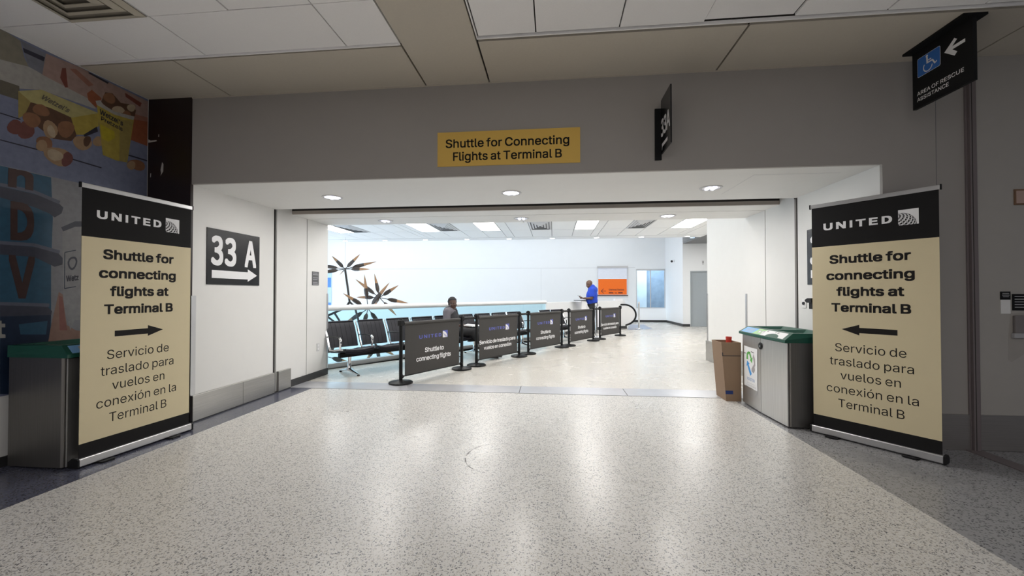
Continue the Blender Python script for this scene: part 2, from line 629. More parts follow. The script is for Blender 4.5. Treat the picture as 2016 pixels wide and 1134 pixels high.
# ------------------------------------------------------------------ the building
XL, XR, YH = -3.65, 2.80, 3.82      # left and right return walls of the passage, face of the concourse wall
ZS, ZC = 2.41, 3.29                 # passage soffit, ceilings
YE = 6.36                           # inner end of the passage
U = Vector((0.555, 0.832, 0)).normalized()          # direction of the guard rail and the row of seats
NF = Vector((U.y, -U.x, 0))                         # facing from the rail into the room
RAIL0 = Vector((-3.95, 6.75, 0))
RL = 6.70

# floors
b = MB()
b.prism([(-3.31, -8), (2.185, -8), (2.185, 5.385), (-3.31, 5.385)], -0.12, 0)
struct(b, 'floor', 'terrazzo')
b = MB()
p0 = RAIL0 - U * 1.6
p1 = RAIL0 + U * RL
b.prism([(XL, 5.80), (XR, 5.80), (XR, YE), (9.0, YE), (9.0, 19.6), (3.05, 19.6), (2.95, 15.95), (1.7, 15.35), (p1.x, p1.y), (p0.x, p0.y), (p0.x, YE), (XL, YE)], -0.12, 0)
struct(b, 'floor', 'terrazzo_room')
b = MB()
b.prism([(-4.13, -8), (-3.31, -8), (-3.31, 5.385), (-3.65, 5.385), (-3.65, 3.82), (-4.13, 3.82)], -0.12, 0)
struct(b, 'floor', 'terrazzo_navy')
b = MB()
b.prism([(2.185, -8), (3.40, -8), (3.40, 3.82), (2.80, 3.82), (2.80, 5.385), (2.185, 5.385)], -0.12, 0)
struct(b, 'floor', 'terrazzo_grey')
b = MB()
b.prism([(3.52, -8), (5.2, -8), (5.2, 3.90), (3.52, 3.90)], -0.12, 0)
struct(b, 'floor', 'terrazzo_grey')
b = MB()
b.prism([(3.40, -8), (3.52, -8), (3.52, 3.82), (3.40, 3.82)], -0.12, 0.006)
struct(b, 'trim_1', 'frame_grey')
# metal threshold of the shutter, two plates with a joint
b = MB()
for x0, x1 in ((XL, -0.46), (-0.452, 0.93), (0.938, XR)):
    b.box(x0, 5.392, -0.1, x1, 5.793, 0.004)
struct(b, 'trim_2', 'threshold')
b = MB()
b.box(XL, 5.385, -0.12, XR, 5.80, -0.004)
struct(b, 'trim_3', 'dark_gap')
# half-round scuff on the polished floor
b = MB()
arc = [(-0.46 + 0.24 * math.cos(t), 3.28 + 0.30 * math.sin(t)) for t in [math.radians(70 + 190 * k / 24) for k in range(25)]]
for i in range(24):
    if i in (5, 6, 14):
        continue
    (xa, ya), (xb, yb) = arc[i], arc[i + 1]
    w = 0.004 + 0.003 * math.sin(i * 1.7)
    b.add([(xa - w, ya, 0.0006), (xb - w, yb, 0.0006), (xb + w, yb, 0.0006), (xa + w, ya, 0.0006)], [(0, 1, 2, 3)])
struct(b, 'trim_4', 'scuff')

# lower level of the atrium
b = MB()
b.box(-14, 5, -4.6, 6, 19.7, -4.5)
struct(b, 'floor', 'terrazzo')
b = MB()
q0, q1 = p0 + NF * 0.05, p1 + NF * 0.05
b.prism([(p0.x, p0.y), (p1.x, p1.y), (q1.x, q1.y), (q0.x, q0.y)], -4.5, -0.12)
struct(b, 'wall_atrium', 'far_paint')

# concourse wall over and beside the opening
b = MB()
b.box(XL, YH, ZS, 4.9, YH + 0.03, ZC + 0.25)
b.box(XR, YH, 0, 3.45, YH + 0.03, ZS)
struct(b, 'wall_header', 'hall_paint')
b = MB()
b.box(3.218, YH - 0.0015, 0.30, 3.222, YH, ZC)
struct(b, 'trim_5', 'vent_dark')
# passage: soffits, with the shutter slot between them
b = MB()
b.box(XL, YH + 0.03, ZS, XR, 5.08, ZC + 0.3)
b.box(XL, 5.45, ZS, XR, 5.785, ZC + 0.3)
b.box(XL, 5.80, ZS, XR, YE, ZC + 0.3)
struct(b, 'ceiling_passage', 'white_paint')
b = MB()
b.box(XL, 5.08, ZS + 0.16, XR, 5.45, ZS + 0.5, 0)
b.box(XL, 5.435, ZS + 0.004, XR, 5.452, ZS + 0.05, 1)
b.box(XL, 5.435, ZS + 0.05, XR, 5.452, ZS + 0.3, 0)
b.box(XL, 5.785, ZS + 0.02, XR, 5.80, ZS + 0.2, 0)
struct(b, 'trim_6', ['dark_gap', 'brown_gap'])
# access hatch outline scored in the soffit
b = MB()
for x0, y0, x1, y1 in ((1.86, 4.05, 1.866, 4.80), (1.86, 4.05, 2.62, 4.056)):
    b.box(x0, y0, ZS - 0.0012, x1, y1, ZS)
struct(b, 'trim_7', 'vent_grey')
# left return wall in three panels with the shutter guide and a joint between
b = MB()
b.box(-4.13, YH + 0.02, 0, XL, 5.06, ZS + 0.3)
b.box(-4.13, 5.12, 0, XL, 5.785, ZS + 0.1)
b.box(-4.13, 5.80, 0, XL, YE, ZS + 0.1)
b.box(-5.2, YE - 0.14, 0, -4.13, YE, 4.3)
struct(b, 'wall_left', 'white_paint')
b = MB()
b.box(-4.1, 5.06, 0, XL - 0.02, 5.12, ZS + 0.2)
b.box(-4.1, 5.785, 0, XL - 0.012, 5.80, ZS)
struct(b, 'trim_8', 'dark_gap')
b = MB()
b.box(XR, YH + 0.03, 0, 3.2, 5.06, ZS + 0.3)
b.box(XR, 5.12, 0, 3.2, 5.785, ZS + 0.1)
b.box(XR, 5.80, 0, 3.2, YE, ZS + 0.1)
b.box(3.0, YE, 0, 3.2, 8.45, ZC + 0.1)
struct(b, 'wall_right', 'white_paint')
b = MB()
b.box(XR + 0.02, 5.06, 0, 3.1, 5.12, ZS + 0.2)
b.box(XR + 0.012, 5.785, 0, 3.1, 5.80, ZS)
b.box(XR - 0.004, 5.075, ZS - 0.005, XR + 0.03, 5.12, ZS + 0.02)
struct(b, 'trim_9', 'dark_gap')
# steel kickplates and rubber bases
b = MB()
for y0, y1 in ((YH + 0.004, 4.502), (4.506, 5.05), (5.13, 5.385)):
    b.box(XL, y0, 0.012, XL + 0.035, y1, 0.272)
struct(b, 'baseboard_left', 'steel_h', bevel=0.003)
b = MB()
b.box(XL, YH + 0.004, 0.0, XL + 0.03, 5.385, 0.012)
b.box(XL, 5.39, 0, XL + 0.012, YE + 0.005, 0.10)
struct(b, 'baseboard_left', 'black_base')
b = MB()
for y0, y1 in ((YH + 0.004, 5.05), (5.13, 5.78), (5.80, YE)):
    b.box(XR, y0, 0.012, XR - 0.03, y1, 0.272)
b.box(2.97, YE + 0.01, 0.0, 3.0, 8.47, 0.385)
struct(b, 'baseboard_right', 'steel_h', bevel=0.003)
b = MB()
b.box(2.78, YH - 0.014, 0.0, 3.44, YH, 0.295)
struct(b, 'baseboard_front', 'steel_dark', bevel=0.002)
# corner guards
b = MB()
b.box(XL - 0.002, YE - 0.03, 0.10, XL + 0.008, YE + 0.008, 1.30)
b.box(XL, YE + 0.0, 0.10, XL - 0.05, YE + 0.008, 1.30)
b.box(XL, YH + 0.004, 0.272, XL + 0.006, YH + 0.06, 1.28)
b.box(XR - 0.008, YE - 0.04, 0.272, XR + 0.01, YE + 0.006, 1.30)
b.box(2.99, 8.42, 0.385, 3.002, 8.462, 1.30)
b.box(2.99, 8.45, 0.385, 3.2, 8.462, 1.30)
struct(b, 'trim_10', 'alu')
# dark panel at the left of the header, chipped
b = MB()
b.box(-4.13, YH - 0.012, 0.0, XL, YH + 0.02, ZC, 0)
fd = lambda p, q: (p, YH - 0.0135, q)
b.flat([(-3.985, 2.50), (-3.955, 2.545), (-3.953, 2.62), (-3.968, 2.64), (-3.985, 2.56), (-3.978, 2.53)], fd, 1)
b.flat([(-4.126, 2.845), (-4.085, 2.85), (-4.03, 2.858), (-4.035, 2.87), (-4.10, 2.866), (-4.124, 2.88)], fd, 1)
b.flat([(-4.015, 2.90), (-4.005, 2.90), (-4.005, 2.925), (-4.013, 2.93)], fd, 1)
b.flat([(-4.10, 2.49), (-4.092, 2.49), (-4.09, 2.53), (-4.099, 2.53)], fd, 1)
struct(b, 'wall_panel', ['dark_brown', 'chip'])
# storefront wall carrying the mural
b = MB()
b.box(-4.35, -8, 0, -4.13, YH, ZC + 0.25)
struct(b, 'wall_storefront', 'white_paint')
b = MB()
b.box(-4.13, -8, 0, -4.115, YH - 0.02, 0.075)
struct(b, 'baseboard_storefront', 'black_base')

# concourse ceiling: beige panels along the wall and one beige band, white tiles either side
b = MB()
g = 0.008
xs = [-4.13, -3.23, -1.212, -0.60, 1.443, 3.48, 5.2]
for x0, x1 in zip(xs[:-1], xs[1:]):
    b.box(x0 + g, 3.19, ZC, x1 - g, YH, ZC + 0.02)
b.box(-1.212 + g, -8, ZC, -0.60 - g, 3.19, ZC + 0.02)
b.box(3.487, -8, ZC, 5.2, 3.19, ZC + 0.02)
struct(b, 'ceiling', 'tile_beige')
b = MB()
tilt = random.Random(3)
g = 0.005
for x0, x1 in ((-4.13, -3.53), (-3.53, -2.905), (-2.905, -1.664), (-1.664, -1.225)):
    b.box(x0 + g, 2.675, ZC + 0.010 + tilt.random() * 0.004, x1 - g, 3.157, ZC + 0.03)
for r in range(-5, 17):
    y1 = 2.669 - r * 0.617 if r >= 0 else None
    if y1 is None:
        continue
    for x0, x1 in ((-4.13, -3.53), (-3.53, -2.91), (-2.91, -2.285), (-2.285, -1.664), (-1.664, -1.225)):
        b.box(x0 + g, y1 - 0.611, ZC + 0.010 + tilt.random() * 0.004, x1 - g, y1, ZC + 0.03)
for r in range(18):
    y1 = 3.135 - r * 0.617
    for i, (x0, x1) in enumerate(zip([-0.585, -0.134, 0.493, 1.105, 1.726, 2.345, 2.965], [-0.134, 0.493, 1.105, 1.726, 2.345, 2.965, 3.475])):
        up = 0.016 if (i == 3 and r == 0) else 0.0
        b.box(x0 + g, y1 - 0.611, ZC + 0.010 + up + tilt.random() * 0.004, x1 - g, y1, ZC + 0.034)
struct(b, 'ceiling', 'tile_white')
b = MB()
b.box(-4.13, 3.158, ZC - 0.002, -1.222, 3.170, ZC + 0.02)
b.box(-0.588, 3.146, ZC - 0.002, 3.48, 3.160, ZC + 0.02)
b.box(-1.226, -8, ZC - 0.002, -1.216, 3.165, ZC + 0.02)
b.box(-0.596, -8, ZC - 0.002, -0.588, 3.16, ZC + 0.02)
struct(b, 'trim_11', 'tile_white')
b = MB()
b.box(-4.13, -8, ZC + 0.031, 5.2, YH, ZC + 0.06)
struct(b, 'ceiling', 'dark_gap')
# beyond: a frame edge where the band of panels meets the wall
b = MB()
b.box(XL, YH - 0.006, ZC - 0.008, 3.45, YH, ZC)
struct(b, 'trim_12', 'tile_beige')

b = MB()
for dx, dy in ((0, 0), (.022, 0), (-.022, 0), (.011, .02), (-.011, .02), (.011, -.02), (-.011, -.02)):
    b.lathe([(0, -0.0012), (0.0055, -0.0012), (0.0055, 0.0), (0, 0.0)], (-0.93 + dx, 2.61 + dy, ZC), 10)
struct(b, 'trim_16', 'dark_gap')
# doorway at the right: frame and leaf with a kickplate
b = MB()
b.box(3.45, YH - 0.035, 0, 3.50, YH + 0.05, ZC, 0)
b.box(3.435, YH - 0.012, 0, 3.45, YH, ZC, 0)
b.box(3.462, YH - 0.0365, 0.0, 3.468, YH - 0.034, ZC, 1)
struct(b, 'trim_13', ['frame_grey', 'dark_gap'], bevel=0.003)
dr = MB()
dr.box(3.505, YH - 0.005, 0.003, 4.75, YH + 0.04, ZC)
d1 = struct(dr, 'door_1', 'hall_door')
k = MB()
k.box(3.512, YH - 0.009, 0.006, 4.70, YH - 0.005, 0.296)
k.build('kick_plate', 'steel_dark', d1)
k = MB()
k.prism([(3.735, 0.75), (3.76, 0.735), (3.88, 0.82), (3.95, 0.85), (3.95, 1.14), (3.76, 1.14), (3.74, 0.95)], YH - 0.0056, YH - 0.005, lambda p, q, r: (p, r, q))
k.build('worn_patch', mat('worn_door_paint', (0.40, 0.375, 0.35), 0.6, var=0.1), d1)

# waiting room ceiling
b = MB()
cols = []
lx = [(-6.95, -6.43), (-4.20, -3.58), (-2.27, -1.64), (0.625, 1.25), (3.49, 4.12)]
seams = [-9.0, -8.38, -7.57, -6.95, -6.43, -5.87, -5.26, -4.64, -4.42, -4.20, -3.58, -2.93, -2.27, -1.64, -1.36, -0.72, -0.06, 0.625, 1.25, 1.48, 2.17, 2.77, 3.49, 4.12, 4.37, 5.0, 5.6, 6.2, 6.8, 7.4, 8.0, 9.0]
rows = [YE, 8.02, 9.62, 11.22, 12.82, 14.42]
gg = 0.009
for ya, yb in zip(rows[:-1], rows[1:]):
    for xa, xb in zip(seams[:-1], seams[1:]):
        b.box(xa + gg, ya + gg, ZC, xb - gg, yb - gg, ZC + 0.02)
struct(b, 'ceiling_room', 'tile_room')
b = MB()
b.box(-9, 14.43, ZC - 0.006, 5.12, 15.0, ZC + 0.02)
b.box(-9, 14.98, ZC - 0.006, 5.12, 15.02, 4.4)
struct(b, 'ceiling_edge', 'tile_room')
b = MB()
b.box(-9, YE, ZC + 0.021, 9, 14.45, ZC + 0.05)
b.box(5.12, 14.43, ZC, 9, 17, ZC + 0.05)
struct(b, 'ceiling_void', 'seam_grey')
b = MB()
b.box(-14, 5, 4.4, 6, 19.8, 4.5)
struct(b, 'ceiling_atrium', 'far_paint')
# far wall with a scored line, its opening for the window, end walls
b = MB()
YF = 19.55
b.box(-14.2, YF, -4.5, 3.79, YF + 0.2, 4.4)
b.box(3.79, YF, 2.44, 5.12, YF + 0.2, 4.4)
b.box(3.79, YF, -0.1, 5.12, YF + 0.2, 0.63)
b.prism([(YF - 0.16, 0.0), (YF, 0.0), (YF, 0.60)], 3.79, 5.12, lambda p, q, r: (r, p, q))
b.box(-14.2, 5, -4.5, -14, YF, 4.4)
struct(b, 'wall_far', 'far_paint')
b = MB()
b.box(-14, YF - 0.002, 2.505, 3.75, YF, 2.52)
b.box(-0.6, YF - 0.002, -4.5, -0.59, YF, 2.5)
struct(b, 'trim_14', 'vent_grey')
b = MB()
b.box(5.10, 17.2, 0, 5.3, YF + 0.2, 4.4)
b.box(5.10, 17.0, 0, 5.39, 17.2, 4.4)
b.box(5.39, 17.0, 2.20, 6.40, 17.2, 3.5)
b.box(6.40, 17.0, 0, 9.0, 17.2, 3.5)
b.box(8.9, YE, 0, 9.0, 17.0, 3.5)
b.box(3.2, YE - 0.14, 0, 9.0, YE, 3.5)
struct(b, 'wall_landing', 'far_paint')
b = MB()
b.box(5.10, 16.985, 0, 5.37, 17.0, 0.10)
b.box(5.085, 16.985, 0, 5.10, YF - 0.15, 0.10)
b.box(3.4, YF - 0.175, 0, 5.09, YF - 0.16, 0.10)
struct(b, 'baseboard_far', 'black_base')
dd = MB()
dd.box(5.44, 17.02, 0.005, 6.35, 17.06, 2.15)
d2 = struct(dd, 'door_2', 'door_grey')
k = MB()
k.box(5.39, 16.98, 0, 5.44, 17.1, 2.20)
k.box(6.35, 16.98, 0, 6.40, 17.1, 2.20)
k.box(5.44, 16.98, 2.15, 6.35, 17.1, 2.20)
k.build('door_frame', mat('door_frame_grey', (0.30, 0.33, 0.35), 0.45), d2)
# window of the landing, with the building outside
w = MB()
for x0, z0, x1, z1 in ((3.79, 0.63, 3.83, 2.44), (5.06, 0.63, 5.10, 2.44), (3.83, 0.63, 5.06, 0.67), (3.83, 2.37, 5.06, 2.44), (4.42, 0.67, 4.46, 2.37)):
    w.box(x0, YF + 0.03, z0, x1, YF + 0.10, z1)
w1 = struct(w, 'window_1', 'alu')
for x0, x1 in ((3.83, 4.42), (4.46, 5.06)):
    p = MB()
    p.box(x0, YF + 0.06, 0.67, x1, YF + 0.066, 2.37)
    p.build('pane', 'pane', w1)
b = MB()
b.box(3.4, 21.2, -1, 4.62, 21.4, 4.5, 0)
b.box(4.05, 21.1, -1, 4.15, 21.2, 4.5, 0)
b.box(4.62, 21.35, -1, 7.0, 21.5, 4.5, 1)
struct(b, 'wall_outside', ['outside', 'outside_dark'])
b = MB()
b.prism([(2.62, 15.12), (3.60, 15.62), (3.78, 17.9), (3.20, 17.9), (2.78, 15.95)], 0.0003, 0.003)
struct(b, 'trim_15', 'plate')
# tall window strip far left on the atrium wall
w = MB()
w.box(-11.6, YF - 0.02, 0.60, -11.0, YF - 0.002, 2.35, 0)
w2 = struct(w, 'window_2', mat('pale_blue_pane', (0.55, 0.72, 0.95), 0.2))
for z0, z1 in ((1.62, 2.10), (0.63, 0.86)):
    p = MB()
    p.box(-11.24, YF - 0.026, z0, -11.03, YF - 0.02, z1)
    p.build('pane', mat('blue_pane', (0.12, 0.30, 0.72), 0.2), w2)
# half-height wall carrying on from the guard rail around the escalator
b = MB()
e0 = RAIL0 + U * (RL + 0.02)
e1 = Vector((1.62, 15.15, 0))
e2 = Vector((2.66, 15.86, 0))
back = -NF * 0.14
b.prism([(e0.x, e0.y), (e1.x, e1.y), (e2.x, e2.y), (e2.x - 0.06, e2.y + 0.13), (e1.x + back.x, e1.y + back.y), (e0.x + back.x, e0.y + back.y)], -0.1, 1.04)
struct(b, 'wall_escalator', 'far_paint')
b = MB()
f = NF * 0.012
b.prism([(e0.x, e0.y), (e1.x, e1.y), (e2.x, e2.y), (e2.x + f.x * .7, e2.y + f.y * 1.4), (e1.x + f.x, e1.y + f.y), (e0.x + f.x, e0.y + f.y)], 0, 0.10)
struct(b, 'baseboard_escalator', 'black_base')

# ------------------------------------------------------------------ mural on the storefront wall
for n_, c_ in dict(beige=(.34, .31, .24), cream=(.55, .53, .50), umber=(.18, .16, .12), slate=(.26, .27, .33), ink_m=(.035, .035, .06), pink=(.50, .34, .30), redbrown=(.26, .07, .05), salmon=(.45, .20, .15), rust=(.42, .13, .06), brown=(.15, .075, .045), paleyellow=(.62, .55, .24), ochre=(.46, .36, .12), yellow=(.58, .45, .09), brightyellow=(.66, .54, .04), pretzel=(.36, .17, .09), maroon_m=(.24, .085, .075), tan=(.52, .34, .20), palebread=(.66, .52, .36), fog=(.40, .40, .43), teal=(.045, .15, .26), navy_m=(.02, .04, .09), charcoal=(.085, .09, .13), lavender=(.20, .21, .29), whitecup=(.47, .46, .47), skin_m=(.46, .27, .21), redskin=(.42, .16, .13), table=(.27, .30, .45), letter_m=(.10, .05, .045)).items():
    M['mural_' + n_] = mat('mural_' + n_, [c * 0.66 for c in c_], 0.45, var=0.25, scale=22)
MURAL = [
('beige',[(2.663,3.29),(2.704,3.291),(2.783,3.268),(2.807,3.154),(2.837,3.094),(2.666,3.056)]),
('cream',[(2.666,3.056),(2.837,3.094),(2.923,3.082),(3.152,3.088),(3.324,3.053),(3.315,2.972),(2.917,2.951),(2.781,2.893),(2.668,2.905)]),
('umber',[(2.668,2.905),(2.78,2.912),(2.789,2.802),(2.669,2.796)]),
('slate',[(2.783,3.273),(2.945,3.263),(2.923,3.08),(2.83,3.098),(2.806,3.211)]),
('ink',[(2.798,3.222),(2.939,3.228),(2.931,3.19),(2.806,3.19)]),
('pink',[(2.945,3.263),(3.186,3.295),(3.424,3.27),(3.805,3.266),(3.813,3.095),(3.66,3.054),(3.324,3.031),(2.923,3.077)]),
('redbrown',[(3.058,3.206),(3.084,3.22),(3.101,3.063),(3.082,3.051),(3.044,3.116)]),
('salmon',[(3.11,3.229),(3.159,3.251),(3.298,3.183),(3.259,3.147)]),
('redbrown',[(3.571,3.245),(3.733,3.22),(3.719,3.174),(3.577,3.209)]),
('rust',[(3.246,3.081),(3.283,3.132),(3.364,3.094),(3.354,3.039),(3.32,2.985),(3.256,3.026)]),
('rust',[(3.66,3.078),(3.813,3.101),(3.817,2.807),(3.631,2.809)]),
('salmon',[(3.66,3.078),(3.813,3.101),(3.814,3.058),(3.655,3.022)]),
('ink',[(3.262,3.279),(3.424,3.272),(3.415,3.252),(3.251,3.266)]),
('ink',[(2.672,2.658),(2.792,2.66),(2.79,2.652),(2.67,2.65)]),
('ink',[(2.675,2.458),(2.9,2.463),(2.898,2.453),(2.673,2.449)]),
('ink',[(2.9,2.461),(3.143,2.465),(3.142,2.459),(2.899,2.455)]),
('ink',[(3.134,2.465),(3.373,2.46),(3.37,2.449),(3.132,2.454)]),
('ink',[(3.609,2.658),(3.817,2.663),(3.813,2.65),(3.606,2.646)]),
('brown',[(2.848,2.82),(2.991,2.841),(3.138,2.813),(3.169,2.673),(3.131,2.612),(3.002,2.584),(2.805,2.696)]),
('paleyellow',[(2.775,2.871),(2.921,2.953),(3.337,2.946),(3.138,2.814),(2.983,2.831),(2.849,2.819)]),
('ochre',[(2.775,2.871),(2.852,2.82),(2.816,2.7),(2.778,2.66)]),
('yellow',[(3.127,2.812),(3.337,2.944),(3.345,2.829),(3.222,2.702),(3.168,2.682)]),
('ink',[(3.222,2.702),(3.327,2.817),(3.339,2.777),(3.232,2.687)]),
('pretzel',[(2.977,2.78),(2.965,2.758),(2.942,2.745),(2.918,2.74),(2.894,2.74),(2.872,2.749),(2.863,2.768),(2.867,2.788),(2.878,2.807),(2.895,2.824),(2.92,2.834),(2.944,2.83),(2.961,2.817),(2.973,2.8)]),
('maroon',[(2.805,2.6),(2.804,2.573),(2.791,2.546),(2.77,2.531),(2.75,2.525),(2.732,2.527),(2.716,2.539),(2.712,2.563),(2.719,2.59),(2.732,2.614),(2.748,2.635),(2.77,2.646),(2.788,2.64),(2.799,2.622)]),
('maroon',[(2.879,2.585),(2.865,2.551),(2.843,2.529),(2.821,2.515),(2.798,2.511),(2.78,2.524),(2.774,2.553),(2.779,2.585),(2.788,2.616),(2.805,2.646),(2.829,2.661),(2.851,2.656),(2.867,2.64),(2.878,2.618)]),
('pretzel',[(2.911,2.669),(2.898,2.645),(2.878,2.626),(2.851,2.62),(2.828,2.631),(2.813,2.649),(2.803,2.671),(2.804,2.697),(2.819,2.721),(2.843,2.734),(2.867,2.739),(2.892,2.737),(2.913,2.721),(2.918,2.695)]),
('pretzel',[(3.139,2.681),(3.121,2.65),(3.096,2.626),(3.068,2.622),(3.048,2.637),(3.037,2.659),(3.031,2.687),(3.037,2.722),(3.059,2.751),(3.085,2.767),(3.111,2.774),(3.137,2.77),(3.153,2.748),(3.151,2.714)]),
('tan',[(3.026,2.695),(3.035,2.663),(3.029,2.63),(3.014,2.605),(2.996,2.586),(2.974,2.578),(2.952,2.588),(2.939,2.615),(2.934,2.645),(2.935,2.676),(2.945,2.707),(2.965,2.725),(2.988,2.724),(3.008,2.713)]),
('palebread',[(3.011,2.66),(3.016,2.639),(3.019,2.618),(3.014,2.599),(3.002,2.592),(2.989,2.596),(2.977,2.603),(2.966,2.618),(2.96,2.64),(2.962,2.66),(2.968,2.675),(2.977,2.687),(2.989,2.69),(3.002,2.678)]),
('tan',[(3.288,2.632),(3.273,2.605),(3.251,2.58),(3.219,2.562),(3.186,2.561),(3.163,2.576),(3.149,2.596),(3.143,2.622),(3.153,2.651),(3.18,2.674),(3.212,2.685),(3.243,2.69),(3.274,2.684),(3.291,2.662)]),
('brown',[(3.278,2.657),(3.269,2.636),(3.259,2.616),(3.245,2.604),(3.233,2.606),(3.226,2.618),(3.223,2.635),(3.223,2.656),(3.231,2.679),(3.243,2.695),(3.256,2.703),(3.269,2.705),(3.279,2.699),(3.282,2.68)]),
('tan',[(3.38,2.7),(3.379,2.679),(3.367,2.657),(3.348,2.644),(3.33,2.64),(3.313,2.64),(3.299,2.65),(3.296,2.67),(3.303,2.691),(3.314,2.71),(3.329,2.728),(3.348,2.737),(3.365,2.732),(3.374,2.718)]),
('pretzel',[(2.996,2.513),(2.985,2.49),(2.964,2.475),(2.939,2.475),(2.918,2.484),(2.9,2.498),(2.89,2.52),(2.894,2.545),(2.91,2.564),(2.93,2.576),(2.954,2.584),(2.978,2.579),(2.994,2.561),(2.998,2.537)]),
('tan',[(2.963,2.513),(2.963,2.491),(2.952,2.47),(2.935,2.458),(2.919,2.454),(2.904,2.455),(2.891,2.466),(2.888,2.486),(2.894,2.508),(2.904,2.526),(2.917,2.543),(2.935,2.552),(2.95,2.546),(2.959,2.531)]),
('tan',[(3.136,2.439),(3.12,2.407),(3.089,2.379),(3.042,2.369),(2.999,2.38),(2.968,2.4),(2.944,2.426),(2.937,2.46),(2.958,2.491),(2.996,2.51),(3.037,2.521),(3.083,2.523),(3.124,2.506),(3.141,2.473)]),
('maroon',[(3.142,2.442),(3.128,2.414),(3.111,2.395),(3.093,2.381),(3.076,2.379),(3.064,2.396),(3.063,2.422),(3.068,2.45),(3.076,2.478),(3.093,2.503),(3.112,2.512),(3.127,2.506),(3.139,2.494),(3.146,2.472)]),
('palebread',[(3.074,2.447),(3.059,2.429),(3.04,2.415),(3.017,2.405),(2.991,2.407),(2.973,2.421),(2.966,2.439),(2.964,2.459),(2.971,2.48),(2.991,2.495),(3.016,2.499),(3.04,2.495),(3.061,2.487),(3.076,2.47)]),
('pretzel',[(3.773,2.58),(3.764,2.557),(3.736,2.536),(3.695,2.529),(3.659,2.532),(3.629,2.541),(3.605,2.557),(3.602,2.581),(3.622,2.603),(3.651,2.619),(3.685,2.632),(3.725,2.635),(3.758,2.624),(3.772,2.603)]),
('tan',[(3.677,2.573),(3.674,2.554),(3.665,2.534),(3.648,2.519),(3.629,2.517),(3.613,2.522),(3.601,2.531),(3.594,2.547),(3.598,2.567),(3.612,2.585),(3.628,2.597),(3.646,2.606),(3.665,2.605),(3.676,2.591)]),
('brown',[(3.359,3.056),(3.394,3.164),(3.456,3.184),(3.533,3.128),(3.612,3.152),(3.677,3.122),(3.663,3.043),(3.48,3.0)]),
('pretzel',[(3.48,3.113),(3.466,3.091),(3.443,3.079),(3.419,3.078),(3.399,3.083),(3.381,3.095),(3.375,3.115),(3.384,3.138),(3.4,3.156),(3.419,3.171),(3.443,3.179),(3.466,3.172),(3.478,3.155),(3.482,3.135)]),
('palebread',[(3.572,3.068),(3.567,3.051),(3.546,3.035),(3.52,3.025),(3.495,3.02),(3.471,3.018),(3.454,3.026),(3.453,3.04),(3.465,3.056),(3.481,3.072),(3.504,3.086),(3.532,3.093),(3.553,3.089),(3.565,3.08)]),
('palebread',[(3.668,3.134),(3.662,3.117),(3.651,3.1),(3.633,3.088),(3.615,3.086),(3.602,3.091),(3.592,3.1),(3.589,3.115),(3.596,3.133),(3.611,3.147),(3.628,3.158),(3.646,3.165),(3.662,3.163),(3.67,3.15)]),
('pretzel',[(3.629,3.048),(3.621,3.033),(3.605,3.023),(3.589,3.018),(3.572,3.017),(3.558,3.022),(3.552,3.034),(3.556,3.048),(3.564,3.061),(3.576,3.073),(3.593,3.081),(3.61,3.079),(3.621,3.071),(3.628,3.061)]),
('yellow',[(3.321,3.04),(3.475,3.006),(3.658,3.023),(3.599,2.576),(3.497,2.563),(3.381,2.576)]),
('cream',[(3.314,3.046),(3.354,3.071),(3.375,3.041),(3.48,3.02),(3.663,3.053),(3.654,3.013),(3.475,2.991),(3.324,3.014)]),
('brightyellow',[(3.353,2.853),(3.408,2.844),(3.477,2.832),(3.483,2.771),(3.425,2.715),(3.374,2.724)]),
('ochre',[(3.524,2.961),(3.649,3.007),(3.597,2.58),(3.524,2.566)]),
('fog',[(2.676,2.263),(3.162,2.267),(3.829,2.271),(3.854,0.27),(2.698,0.549)]),
('teal',[(2.676,2.26),(2.992,2.259),(3.008,1.921),(3.001,1.539),(3.009,0.908),(2.757,0.535),(2.698,0.549)]),
('navy',[(2.691,1.135),(3.006,1.146),(2.998,0.909),(2.897,0.907),(2.757,0.535),(2.698,0.549)]),
('teal',[(2.8,1.063),(2.984,1.078),(2.974,0.967),(2.812,0.983)]),
('charcoal',[(2.678,2.104),(2.882,2.096),(3.042,2.063),(3.081,2.028),(3.067,1.975),(3.02,1.934),(2.984,1.959),(2.883,1.991),(2.679,2.021)]),
('charcoal',[(2.684,1.67),(2.887,1.674),(3.047,1.642),(3.086,1.596),(3.079,1.545),(3.025,1.524),(2.888,1.593),(2.685,1.594)]),
('charcoal',[(2.69,1.214),(2.983,1.192),(3.012,1.157),(3.007,1.125),(2.691,1.129)]),
('lavender',[(2.68,2.132),(2.884,2.127),(2.88,2.099),(2.676,2.106)]),
('lavender',[(2.886,2.127),(3.058,2.079),(3.049,2.051),(2.878,2.1)]),
('lavender',[(2.684,1.696),(2.888,1.703),(2.887,1.676),(2.683,1.67)]),
('lavender',[(2.89,1.703),(3.062,1.663),(3.056,1.635),(2.884,1.676)]),
('lavender',[(2.69,1.239),(2.994,1.22),(2.994,1.192),(2.689,1.214)]),
('whitecup',[(3.074,1.854),(3.167,1.92),(3.327,1.948),(3.338,1.07),(3.127,1.076),(3.092,1.171)]),
('charcoal',[(3.066,1.859),(3.167,1.927),(3.326,1.955),(3.327,1.914),(3.167,1.879),(3.081,1.826)]),
('navy',[(3.095,1.654),(3.176,1.681),(3.177,1.674),(3.096,1.647)]),
('navy',[(3.098,1.65),(3.1,1.344),(3.094,1.344),(3.092,1.65)]),
('navy',[(3.096,1.348),(3.18,1.366),(3.181,1.359),(3.097,1.34)]),
